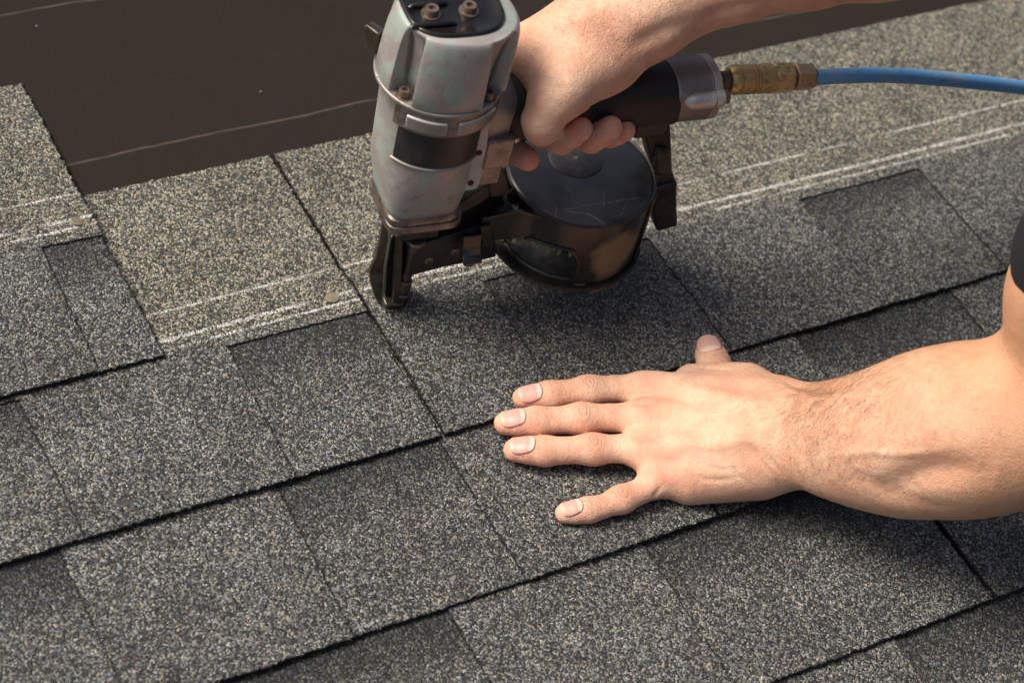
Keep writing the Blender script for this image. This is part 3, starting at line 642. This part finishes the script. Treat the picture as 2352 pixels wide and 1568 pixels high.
# ------------------------------------------------------------------ signed distance bodies
def seg_sd(X, a, b, ra, rb, flat=None):
    # X (...,3); capsule with changing radius; flat=(axis, factor): thinner along axis
    a = np.array(a); b = np.array(b); d = b - a; L2 = d @ d + 1e-12
    if flat is not None:
        ax = np.array(flat[0], float); ax /= np.linalg.norm(ax); fct = flat[1]
    pa = X - a
    h = np.clip((pa @ d) / L2, 0, 1)
    q = pa - h[..., None] * d
    if flat is not None:
        c = q @ ax; q = q + (c * (1 / fct - 1))[..., None] * ax
    dist = np.sqrt((q * q).sum(-1)) - (ra + (rb - ra) * h)
    return dist * (flat[1] ** .5 if flat is not None else 1)
def smin(a, b, k):
    if k <= 0: return np.minimum(a, b)
    h = np.maximum(k - np.abs(a - b), 0) / k; return np.minimum(a, b) - h * h * k * .25
def build_sdf(groups, vox):
    # groups: list of (k_group, [ (a,b,ra,rb,k,flat,sub) ... ])
    pts = np.array([p for _, g in groups for q in g if not q[6] for p in (q[0], q[1])]); rad = max(max(q[2], q[3]) for _, g in groups for q in g if not q[6])
    lo = pts.min(0) - rad - 3 * vox; hi = pts.max(0) + rad + 3 * vox; n = np.ceil((hi - lo) / vox).astype(int) + 1
    F = np.full(n, .05, np.float32)
    ax = [lo[i] + vox * np.arange(n[i]) for i in range(3)]
    for kg, g in groups:
        pl2 = np.array([p for q in g if not q[6] for p in (q[0], q[1])]); rr = max(max(q[2], q[3]) for q in g if not q[6]) + .02
        i0 = np.clip(((pl2.min(0) - rr - lo) / vox).astype(int), 0, n - 1); i1 = np.clip(((pl2.max(0) + rr - lo) / vox).astype(int) + 1, 1, n)
        G = np.full(i1 - i0, .05, np.float32)
        for a, b, ra, rb, k, flat, sub in g:
            mr = max(ra, rb) + max(k, .004) + .004; A = np.minimum(a, b) - mr; B = np.maximum(a, b) + mr
            j0 = np.clip(((A - lo) / vox).astype(int), i0, i1 - 1); j1 = np.clip(((B - lo) / vox).astype(int) + 1, i0 + 1, i1)
            X = np.stack(np.meshgrid(*[ax[i][j0[i]:j1[i]] for i in range(3)], indexing='ij'), -1)
            s = tuple(slice(j0[i] - i0[i], j1[i] - i0[i]) for i in range(3))
            D = seg_sd(X, a, b, ra, rb, flat).astype(np.float32)
            if sub: G[s] = -smin(-G[s], D, k)
            else: G[s] = smin(G[s], D, k)
        s = tuple(slice(i0[i], i1[i]) for i in range(3)); F[s] = smin(F[s], G, kg)
    return F, lo
def surface_nets(F, lo, vox):
    S = F < 0; nx, ny, nz = F.shape
    c = np.zeros((nx - 1, ny - 1, nz - 1), np.uint8)
    for i in (0, 1):
        for j in (0, 1):
            for k in (0, 1): c += S[i:nx - 1 + i, j:ny - 1 + j, k:nz - 1 + k]
    act = np.argwhere((c > 0) & (c < 8)); idx = -np.ones(c.shape, np.int64); idx[tuple(act.T)] = np.arange(len(act))
    acc = np.zeros((len(act), 3)); cnt = np.zeros(len(act)); co = [(i, j, k) for i in (0, 1) for j in (0, 1) for k in (0, 1)]
    val = {q: F[act[:, 0] + q[0], act[:, 1] + q[1], act[:, 2] + q[2]].astype(float) for q in co}
    for q in co:
        for a in range(3):
            if q[a] == 0:
                r_ = list(q); r_[a] = 1; r_ = tuple(r_); v0, v1 = val[q], val[r_]; mk_ = (v0 < 0) != (v1 < 0); t = np.where(mk_, v0 / (v0 - v1 + 1e-20), 0)
                p = np.array(q, float)[None] + np.zeros((len(act), 3)); p[:, a] += t; acc[mk_] += p[mk_]; cnt[mk_] += 1
    V = lo + (act + acc / cnt[:, None]) * vox; faces = []
    for a in range(3):
        b, d = (a + 1) % 3, (a + 2) % 3
        s0 = [slice(None)] * 3; s1 = [slice(None)] * 3; s0[a] = slice(0, -1); s1[a] = slice(1, None)
        E0, E1 = S[tuple(s0)], S[tuple(s1)]; e = np.argwhere(E0 != E1)
        e = e[(e[:, b] > 0) & (e[:, d] > 0) & (e[:, b] < F.shape[b] - 1) & (e[:, d] < F.shape[d] - 1)]
        ins = E0[tuple(e.T)]
        def g(db, dd):
            q_ = e.copy(); q_[:, b] += db; q_[:, d] += dd; return idx[tuple(q_.T)]
        Q = np.stack([g(-1, -1), g(0, -1), g(0, 0), g(-1, 0)], 1); Q[~ins] = Q[~ins][:, ::-1]; faces.append(Q)
    return V, np.concatenate(faces)
def A_(*p): return np.array(p, float)
def cap(a, b, ra, rb, k=.006, flat=None, sub=False): return (np.array(a, float), np.array(b, float), ra, rb, k, flat, sub)
def chain(pts, k=.004, flat=None): # pts: (vec, r)
    return [cap(pts[i][0], pts[i + 1][0], pts[i][1], pts[i + 1][1], k, flat) for i in range(len(pts) - 1)]
UP = (0, 0, 1)
knuckles = []; reds = []; nails_ = []
def finger(pts, k=.004, flat=(UP, .86), knu=(), kcent=True):
    g = chain(pts, k, flat)
    for i in knu:   # slightly proud joints
        p, r_ = pts[i]; g.append(cap(p, p + (np.array(pts[i + 1][0]) - p) * .02, r_ * 1.01, r_ * 1.01, .006, flat))
        d = np.array(pts[i - 1][0]) - np.array(pts[i + 1][0]); d = d / np.linalg.norm(d); knuckles.append((np.array(p), d, r_))
    return g
# --- left hand, flat on the roof
h0 = .0035
def Lp(x, y, z): return P(x, y, z + h0)
idx_ = [(Lp(1203, 914, .0080), .0082), (Lp(1228, 911, .0090), .0092), (Lp(1264, 907, .0105), .0097), (Lp(1300, 902, .0118), .0096), (Lp(1352, 896, .0135), .0104), (Lp(1410, 892, .0145), .0101), (Lp(1500, 895, .0165), .0120)]
mid_ = [(Lp(1163, 972, .0078), 0.0088), (Lp(1190, 971, .0092), 0.0100), (Lp(1232, 968, .0108), 0.0102), (Lp(1275, 965, .0125), 0.0100), (Lp(1336, 961, .0145), 0.0110), (Lp(1400, 959, .0160), 0.0104), (Lp(1505, 960, .0200), 0.0125)]
rng_ = [(Lp(1185, 1033, .0076), 0.0088), (Lp(1212, 1034, .009), 0.0099), (Lp(1250, 1035, .0105), 0.0100), (Lp(1295, 1034, .0122), 0.0098), (Lp(1361, 1031, .0140), 0.0107), (Lp(1420, 1030, .0150), 0.0102), (Lp(1505, 1032, .0185), 0.0122)]
pky_ = [(Lp(1299, 1178, .0066), 0.0073), (Lp(1320, 1176, .0074), 0.0081), (Lp(1352, 1170, .0082), 0.0082), (Lp(1385, 1163, .0090), 0.0082), (Lp(1427, 1146, .0100), 0.0091), (Lp(1465, 1130, .0110), 0.0089), (Lp(1530, 1098, .0140), 0.0119)]
thb_ = [(Lp(1629, 797, .0085), 0.0095), (Lp(1632, 812, .0095), 0.0112), (Lp(1640, 835, .0105), 0.0113), (Lp(1650, 862, .0125), 0.0121), (Lp(1690, 885, .0185), 0.0157), (Lp(1765, 925, .030), 0.0205)]
G = []
for f_, kk in ((idx_, (2, 4)), (mid_, (2, 4)), (rng_, (2, 4)), (pky_, (2, 4)), (thb_, (2,))):
    G.append((.0009, finger(f_, k=.0012, knu=kk)))
palm = []
wr = Lp(1850, 988, .048)
for a, b, ra, rb in ((Lp(1480, 895, .0165), Lp(1780, 935, .036), .0130, .0225), (Lp(1475, 962, .0185), Lp(1800, 980, .042), .0132, .022), (Lp(1475, 1030, .017), Lp(1800, 1015, .039), .0128, .023), (Lp(1515, 1090, .0135), Lp(1780, 1050, .033), .0135, .023),
                     (Lp(1585, 1108, .0125), Lp(1735, 1072, .024), .0150, .0225), (Lp(1590, 880, .0150), Lp(1715, 892, .024), .0142, .0185), (Lp(1560, 930, .012), Lp(1700, 980, .018), .014, .018)):
    palm.append(cap(a, b, ra, rb, .012))
# extensor tendons, faint
for (x0, y0), (x1, y1) in (((1520, 885), (1740, 945)), ((1520, 955), (1750, 970)), ((1520, 1025), (1750, 1000))):
    a = Lp(x0, y0, .0285); b = Lp(x1, y1, .0555); palm.append(cap(a, b, .0028, .003, .014))
for x, y, z, r_ in ((1500, 880, .0265, .008), (1503, 950, .030, .0085), (1503, 1024, .0285, .008), (1533, 1092, .022, .007)):
    p = Lp(x, y, z); reds.append((p, .016, .55))
G.append((.007, palm))
ad = P(2200, 970, .1) - P(1850, 985, .05); ad /= np.linalg.norm(ad)
wid = np.cross(ad, UP); nrm_ = np.cross(wid, ad); nrm_ /= np.linalg.norm(nrm_)
ar = []
fa = [(Lp(1775, 985, .034), .031, .62), (Lp(1850, 990, .050), .0345, .74), (Lp(1925, 1006, .064), .0395, .85), (Lp(1990, 1010, .076), .0440, .9), (Lp(2070, 1008, .090), .0500, .95), (Lp(2150, 994, .104), .0540, 1.), (Lp(2240, 985, .120), .0550, 1.), (Lp(2400, 965, .145), .054, 1.)]
for i in range(len(fa) - 1):
    ff = (fa[i][2] + fa[i + 1][2]) / 2; ar.append(cap(fa[i][0], fa[i + 1][0], fa[i][1], fa[i + 1][1], .012, (nrm_, ff) if ff < .99 else None))
el = Lp(2460, 905, .155); mida = Lp(2505, 680, .235); sh = Lp(2860, 430, .42)
ar.append(cap(el, mida, .049, .0475, .02)); ar.append(cap(mida, sh, .0475, .054, .02))
# grooves between the muscles
G.append((.014, ar))
left = build_sdf(G, .00125)
VL, FL = surface_nets(left[0], left[1], .00125); del left
kL = list(knuckles)
nails_ += [(idx_[0][0], idx_[2][0], .0088, -.06), (mid_[0][0], mid_[2][0], .0093, 0.), (rng_[0][0], rng_[2][0], .0092, .0), (pky_[0][0], pky_[2][0], .0078, .10), (thb_[0][0], thb_[2][0], .0108, -.42)]
for f_ in (idx_, mid_, rng_, pky_, thb_): reds.append((f_[1][0], .016, .55))
for k_ in kL: reds.append((k_[0], .015, .75))

# --- right hand round the grip
knuckles = []
def tw(s, t, z): return TW(s, t, z)
G = []
def grip_finger(tip, mid1, mid2, r_, sm, mcp_z=.218):
    a = TQ(*tip); b = TQ(*mid1); c = TQ(*mid2)
    return [(tw(*a), r_ * .95), (tw(*b), r_ * 1.06), (tw(*c), r_ * 1.10), (tw(c[0] - .004, .004, .1535), r_ * 1.15), (tw(sm, .026, .163), r_ * 1.2), (tw(sm, .034, .186), r_ * 1.25), (tw(sm, .026, mcp_z), r_ * 1.4)]
fA = grip_finger((1335, 296, -.029), (1313, 311, -.025), (1290, 325, -.016), .0083, .086); fB = grip_finger((1403, 293, -.028), (1380, 308, -.024), (1357, 321, -.015), .0086, .106); fC = grip_finger((1437, 299, -.021), (1421, 307, -.016), (1402, 314, -.008), .0072, .124, mcp_z=.214)
ti = TQ(1212, 366, -.016); t2 = TQ(1180, 346, -.006); t3 = TQ(1150, 330, .006)
fI = [(tw(*ti), .0083), (tw(*t2), .0092), (tw(*t3), .0088), (tw(.060, .026, .166), .0095), (tw(.066, .032, .190), .010), (tw(.072, .026, .216), .012)]
for f_ in (fA, fB, fC, fI): G.append((.0006, chain(f_, .0015)))
# thumb
tM = TP(1288, 205, -.024); tI = TP(1245, 278, -.034); tT = TP(1262, 292, -.022); tT2 = TP(1275, 288, -.012)
th_ = [(tT2, .0075), (tT, .0095), (TP(1244, 293, -.033), .0120), (tI, .0136), (TP(1262, 245, -.031), .0148), (tM, .0185)]
G.append((.0009, chain(th_, .002)))
knuckles.append((TP(1248, 312, -.040), (tI - TP(1246, 330, -.038)) / np.linalg.norm(tI - TP(1246, 330, -.038)), .013))
pr_ = []
w_ = P(1490, 38, .247)
for a, b, ra, rb in ((tM, P(1395, 128, .226), .0180, .0215), (P(1395, 128, .226), P(1452, 82, .238), .0215, .0200), (tw(.072, .022, .214), P(1430, 50, .243), .0155, .024), (tw(.088, .024, .219), P(1445, 35, .246), .016, .024), (tw(.106, .024, .219), P(1455, 30, .246), .016, .024), (tw(.122, .020, .214), w_, .015, .0235),
                     (TP(1290, 190, -.016), P(1350, 110, .226), .019, .026), (tw(.080, .004, .214), tw(.11, .004, .218), .017, .021), (P(1262, 118, .222), P(1340, 70, .235), .018, .024)):
    pr_.append(cap(a, b, ra, rb, .014))
G.append((.007, pr_))
ra_ = []
fr = [(P(1430, 40, .243), .0275), (P(1500, 24, .249), .0272), (P(1570, -15, .256), .0275), (P(1680, -52, .266), .0290), (P(1850, -98, .282), .0335), (P(2020, -140, .300), .0395), (P(2250, -190, .325), .0440)]
for i in range(len(fr) - 1): ra_.append(cap(fr[i][0], fr[i + 1][0], fr[i][1], fr[i + 1][1], .012))
eR = P(2330, -210, .335); sR = P(3250, -330, .46)
ra_.append(cap(fr[-1][0], eR, .044, .042, .02)); ra_.append(cap(eR, sR, .043, .056, .03))
# hollow behind the thumb's tendon, ulna edge
ra_.append(cap(P(1440, 150, .272), P(1500, 118, .274), .004, .004, .016, None, True)); ra_.append(cap(P(1500, 118, .274), P(1580, 72, .280), .004, .003, .014, None, True))
G.append((.012, ra_))
right = build_sdf(G, .00140)
VR, FR = surface_nets(right[0], right[1], .00140); del right
kR = list(knuckles)
nails_ += [(fA[0][0], fA[2][0], .0080, None), (fB[0][0], fB[2][0], .0083, None), (fC[0][0], fC[2][0], .0070, None)]
for f_ in (fA, fB, fC): reds.append((f_[0][0], .018, .8)); reds.append((f_[2][0], .018, .8))
reds += [(fI[0][0], .020, 1.), (fI[2][0], .02, 1.), (TP(1246, 318, -.038), .014, .6), (tT, .012, .8)]

V = np.concatenate([VL, VR]); Fq = np.concatenate([FL, FR + len(VL)])
def laplace(V, F, it, lam=.5):
    e = np.concatenate([F[:, [0, 1]], F[:, [1, 2]], F[:, [2, 3]], F[:, [3, 0]]]); deg = np.bincount(e.ravel(), minlength=len(V)).astype(float)
    for _ in range(it):
        s = np.zeros_like(V)
        for c in range(3): s[:, c] = np.bincount(e[:, 0], V[e[:, 1], c], len(V)) + np.bincount(e[:, 1], V[e[:, 0], c], len(V))
        V = V + lam * (s / deg[:, None] - V)
    return V
V = laplace(V, Fq, 3)
def vnorm(V, F):
    n_ = np.cross(V[F[:, 2]] - V[F[:, 0]], V[F[:, 3]] - V[F[:, 1]]); N_ = np.zeros_like(V)
    for k in range(4):
        for c in range(3): N_[:, c] += np.bincount(F[:, k], n_[:, c], len(V))
    return N_ / (np.linalg.norm(N_, axis=1)[:, None] + 1e-12)
NN = vnorm(V, Fq)
def skin_at(x, y):     # the place on the skin seen at a photo point
    d = ray(x, y); d /= np.linalg.norm(d); w_v = V - CAM; al_ = w_v @ d; pd = np.sqrt(np.maximum((w_v * w_v).sum(1) - al_ ** 2, 0)); ok = (pd < .0025) & ((NN @ d) < .1)
    if not ok.any(): return None
    i = np.nonzero(ok)[0]; return V[i[np.argmin(al_[i])]]
def crease(pts, amp, wid, n=6):
    q = [skin_at(*p) for p in pts]; q = [p for p in q if p is not None]
    if len(q) < 2: return
    q = spline(q, n); best = np.full(len(V), 9.); tt = np.zeros(len(V))
    for i in range(len(q) - 1):
        a, b = q[i], q[i + 1]; dd = b - a; L2 = dd @ dd
        if L2 < 1e-12: continue
        h = np.clip(((V - a) @ dd) / L2, 0, 1); ds = ((V - a - h[:, None] * dd) ** 2).sum(1); m_ = ds < best; best[m_] = ds[m_]; tt[m_] = (i + h[m_]) / (len(q) - 1)
    V[:] = V - NN * (amp * np.exp(-best / wid ** 2) * np.minimum(1, 3 * np.minimum(tt, 1 - tt)))[:, None]
# muscle furrows of the forearm, wrist folds, tendons and the furrow behind the thumb
crease([(1990, 1128), (2060, 1120), (2130, 1095), (2200, 1086), (2290, 1100)], .0052, .0115)
crease([(1930, 1085), (2000, 1118), (2100, 1160), (2200, 1175)], .0018, .008)
crease([(1720, 1020), (1738, 1060), (1775, 1100)], .0010, .0018); crease([(1700, 1040), (1716, 1080), (1740, 1112)], .0008, .0016)
crease([(1760, 850), (1830, 872), (1900, 880), (1990, 866)], .0035, .007)
crease([(1880, 930), (1960, 950), (2050, 960)], .0022, .009)
crease([(1448, 921), (1475, 918), (1510, 916)], .0020, .0035); crease([(1440, 995), (1480, 996), (1530, 998)], .0020, .0035); crease([(1480, 1070), (1520, 1062), (1570, 1052)], .0018, .005)
crease([(1600, 838), (1640, 836), (1680, 842)], .0016, .0022)
crease([(1530, 905), (1600, 915), (1690, 930)], .0012, .005); crease([(1540, 985), (1620, 985), (1700, 985)], .0010, .006)
crease([(1500, 1150), (1515, 1135), (1524, 1115)], .0010, .002)
crease([(1600, 45), (1530, 78), (1480, 100), (1445, 112)], .0026, .0065); crease([(1800, 4), (1700, 24), (1640, 40), (1580, 62)], .0014, .005)
crease([(1560, 930), (1620, 950), (1700, 940), (1780, 965)], -.0009, .0022); crease([(1570, 1010), (1640, 1030), (1700, 1015), (1770, 1030)], -.0006, .0024); crease([(1620, 950), (1650, 990), (1640, 1030)], -.0005, .0022)
crease([(1900, 1060), (1980, 1040), (2080, 1050), (2200, 1030)], -.0010, .0028); crease([(1590, 1090), (1640, 1110), (1700, 1105)], .0007, .0016); crease([(1610, 1060), (1660, 1085), (1700, 1080)], .0005, .0013)
crease([(1690, 1060), (1700, 1095), (1725, 1120)], .0008, .0015); crease([(1760, 1050), (1780, 1080), (1800, 1105)], .0008, .0016)
crease([(1215, 170), (1260, 190), (1310, 180)], .0016, .007); crease([(1230, 60), (1300, 50), (1400, 25)], -.0012, .006)
crease([(1363, 258), (1361, 240), (1356, 225)], .0009, .0018); crease([(1205, 318), (1232, 331), (1262, 328)], .0009, .0014); crease([(1205, 310), (1235, 322), (1268, 316)], .0006, .0013)
body_me = bpy.data.meshes.new('body'); body_me.vertices.add(len(V)); body_me.vertices.foreach_set('co', V.astype(np.float32).ravel())
body_me.loops.add(Fq.size); body_me.loops.foreach_set('vertex_index', Fq.astype(np.int32).ravel())
body_me.polygons.add(len(Fq)); body_me.polygons.foreach_set('loop_start', np.arange(0, Fq.size, 4, dtype=np.int32)); body_me.polygons.foreach_set('loop_total', np.full(len(Fq), 4, np.int32))
body_me.update(calc_edges=True); body_me.validate()
nv = np.zeros(len(V) * 3, np.float32); body_me.vertices.foreach_get('normal', nv); NV = nv.reshape(-1, 3)
red = np.zeros(len(V)); 
for c, r_, a_ in reds: red = np.maximum(red, a_ * np.exp(-((V - c) ** 2).sum(1) / (r_ * .62) ** 2))
ku = np.zeros(len(V)); kw = np.zeros(len(V))
for n_i, (c, d, r_) in enumerate(kL + kR):
    dv = V - c; al = dv @ d; q3 = dv - al[:, None] * d; lat2 = (q3[:, :2] ** 2).sum(1) if n_i < len(kL) else (q3 ** 2).sum(1) * .2
    pip = n_i % 2 == 1 or n_i >= 8
    rr_ = np.sqrt(al ** 2 + lat2 * .30)
    if not pip: wgt = .5 * np.exp(-((al + .001) / .0016) ** 2) * ((dv * dv).sum(1) < .016 ** 2); uu_ = np.zeros(len(V)) + .57
    else: wgt = np.exp(-(rr_ / .0052) ** 4) * ((dv * dv).sum(1) < .018 ** 2); uu_ = rr_ * 1000
    if n_i < len(kL): wgt = wgt * np.clip((NV[:, 2] - .35) / .4, 0, 1)
    b = wgt > kw; ku[b] = uu_[b]; kw[b] = wgt[b]
tan = np.clip((V[:, 0] - .19) / .08, 0, 1) * (np.arange(len(V)) < len(VL)) * .8
tan = tan + .35 * np.exp(-((V - Lp(1880, 930, .08)) ** 2).sum(1) / .05 ** 2)
for nm, arr in (('red', red), ('ku', ku), ('kw', kw), ('tan', tan)):
    at_ = body_me.attributes.new(nm, 'FLOAT', 'POINT'); at_.data.foreach_set('value', arr.astype(np.float32))
PE = empty('person', (0.25, -.1, 0)); tag(PE, 'roofer in a black t-shirt pressing one hand on the shingles and gripping the nailer', 'person')
po = fin('body', body_me, M_skin, PE, True, 180, loc=(-.25, .1, 0))

# fingernails
def fingernail(tip, back, r_, roll, hint=None, follow=True):
    tip = np.array(tip); back = np.array(back); d = tip - back; d /= np.linalg.norm(d)
    up = np.array(hint if hint is not None else (0, 0, 1.)); 
    side_ = np.cross(d, up); side_ /= np.linalg.norm(side_); up = np.cross(side_, d)
    if roll: up, side_ = up * math.cos(roll) + side_ * math.sin(roll), side_ * math.cos(roll) - up * math.sin(roll)
    L = r_ * 1.95; nu, nvv = 17, 15; vs = []; nl = []
    near = ((V - tip) ** 2).sum(1) < (3.2 * r_) ** 2; W_ = V[near] - tip; W_ = W_[(NV[near] @ up) > .05]; wl = W_ @ d; wsd = W_ @ side_; wu = W_ @ up
    for i in range(nu):
        u = i / (nu - 1) * 2 - 1
        for j in range(nvv):
            v = j / (nvv - 1) * 2 - 1
            # squircle outline
            uu = u * math.sqrt(1 - .44 * v * v); vv = v * math.sqrt(1 - .42 * u * u)
            ang = vv * math.radians(50); l = uu * L * .5 - L * .10
            lt = l - r_ * .26; ls_ = math.sin(ang) * r_ * 1.06
            if follow:
                d2 = (wl - lt) ** 2 + (wsd - ls_) ** 2; k_ = np.argsort(d2)[:6]; w8 = 1 / (d2[k_] + 1e-7); hgt = float((wu[k_] * w8).sum() / w8.sum())
            else: ls_ = math.sin(ang) * r_ * .86; hgt = r_ * (.97 * math.cos(ang) - .22 * max(0, uu) ** 2)
            p = tip + d * lt + side_ * ls_ + up * (hgt + .00004 - .0022 * max(0, -uu - .80) - .0016 * max(0, abs(vv) - .82) + .0002 * max(0, uu - .8))
            vs.append(p); nl.append((uu + 1) / 2)
    c = np.mean(vs, 0); fs = [(i * nvv + j, (i + 1) * nvv + j, (i + 1) * nvv + j + 1, i * nvv + j + 1) for i in range(nu - 1) for j in range(nvv - 1)]
    me = bpy.data.meshes.new('fingernail'); me.from_pydata([tuple(p - c) for p in vs], [], fs); me.update()
    a = me.attributes.new('nl', 'FLOAT', 'POINT'); a.data.foreach_set('value', np.array(nl, np.float32))
    o = fin('fingernail', me, M_fnail, PE, True, 180, loc=tuple(c - np.array([.25, -.1, 0])))
    s = o.modifiers.new('solid', 'SOLIDIFY'); s.thickness = .0007; s.offset = -1
    return o
for t_, b_, r_, roll in nails_:
    if roll is None:
        fingernail(t_, b_, r_, 0., hint=(TR @ np.array([.35, -.62, -.70])), follow=False)
    else: fingernail(t_, b_, r_, roll)

# hair on wrists and forearms
def hairs(name, cond, count, lmin, lmax, base_dir, seed):
    rr = np.random.RandomState(seed); ids = np.nonzero(cond > 0)[0]; pr = cond[ids] / cond[ids].sum(); ids = rr.choice(ids, count, p=pr)
    vs = []; fs = []
    for i in ids:
        p = Vector(V[i] + rr.normal(0, .0006, 3)); n_ = Vector(NV[i]); d = Vector(base_dir) + Vector(rr.normal(0, .26, 3)); d = (d - n_ * d.dot(n_)).normalized()
        L = rr.uniform(lmin, lmax); sd = n_.cross(d).normalized(); w0 = .000042; bend = rr.normal(0, .25); b0 = len(vs)
        p = p - n_ * .0008
        for k in range(4):
            t = k / 3; c = p + d * (L * t) + sd * (bend * L * t * t) + n_ * (.0008 + L * .30 * (t - .55 * t * t)); ww = w0 * (1 - .7 * t)
            vs += [tuple(c + sd * ww), tuple(c - sd * ww + n_ * ww * .5), tuple(c + n_ * ww * 1.6)]
        for k in range(3):
            for q_ in range(3): a = b0 + k * 3; fs.append((a + q_, a + (q_ + 1) % 3, a + 3 + (q_ + 1) % 3, a + 3 + q_))
    o = mk(name, [tuple(np.array(v) - np.array([.25, -.1, 0])) for v in vs], fs, M_hair, PE, smooth=False); o['kind'] = 'stuff'; return o
isL = np.arange(len(V)) < len(VL)
dirL = (P(1500, 960, .03) - P(2000, 1000, .08)); dirL /= np.linalg.norm(dirL)
e_ = V - Lp(1860, 930, .07); al = V @ ad
a0 = (Lp(1660, 990, .04) @ ad); a1 = (Lp(2100, 1000, .08) @ ad)
cond = np.clip((al - a0) / .07, 0, 1) ** 1.5 * np.clip((a1 + .05 - al) / .13, 0, 1) * isL * (NV[:, 2] > -.1)
cond = cond * (.25 + np.exp(-((V - skin_at(1900, 930)) ** 2).sum(1) / .055 ** 2)) * (.35 + .65 * rs.rand(len(V)))
hairs('arm_hair', cond, 4200, .003, .010, tuple(dirL * .6 + A_(-.1, -.5, 0)), 3)
cond = np.clip((al - a1 + .05) / .05, 0, 1) * isL * (NV[:, 2] > -.2) * np.clip((.36 - (V[:, 2])) / .1, 0, 1) * (.3 + .7 * rs.rand(len(V)))
hairs('arm_hair', cond, 1300, .003, .008, tuple(dirL * .6 + A_(-.1, -.5, 0)), 8)
eR_ = V - P(1560, 20, .27); cond = np.exp(-(eR_ ** 2).sum(1) / .06 ** 2) * (~isL) * (NV[:, 2] > .1)
hairs('arm_hair', cond, 1300, .004, .009, (-.5, -.5, -.2), 4)

# t-shirt: sleeve round the left upper arm, trunk out of frame to the right
def shell(name, groups, vox, mat):
    F_, lo_ = build_sdf(groups, vox); v_, f_ = surface_nets(F_, lo_, vox); v_ = laplace(v_, f_, 4)
    me = bpy.data.meshes.new(name); me.from_pydata([tuple(p) for p in (v_ - np.array([.25, -.1, 0]))], [], [tuple(map(int, q)) for q in f_]); me.update()
    return fin(name, me, mat, PE, True, 180)
slv = Lp(2548, 600, .262); ssv = sR + (eR - sR) * .42
hip = (sh + sR) / 2 + A_(.52, -.22, -.20)
ch = (sh + sR) / 2 + A_(.16, -.07, -.03)
shell('t_shirt', [(.02, [cap(slv, sh, .0595, .070, .02), cap(ssv, sR, .060, .070, .02), cap(sh, sR, .075, .075, .03), cap(ch, hip, .12, .13, .05)])], .006, M_cloth)
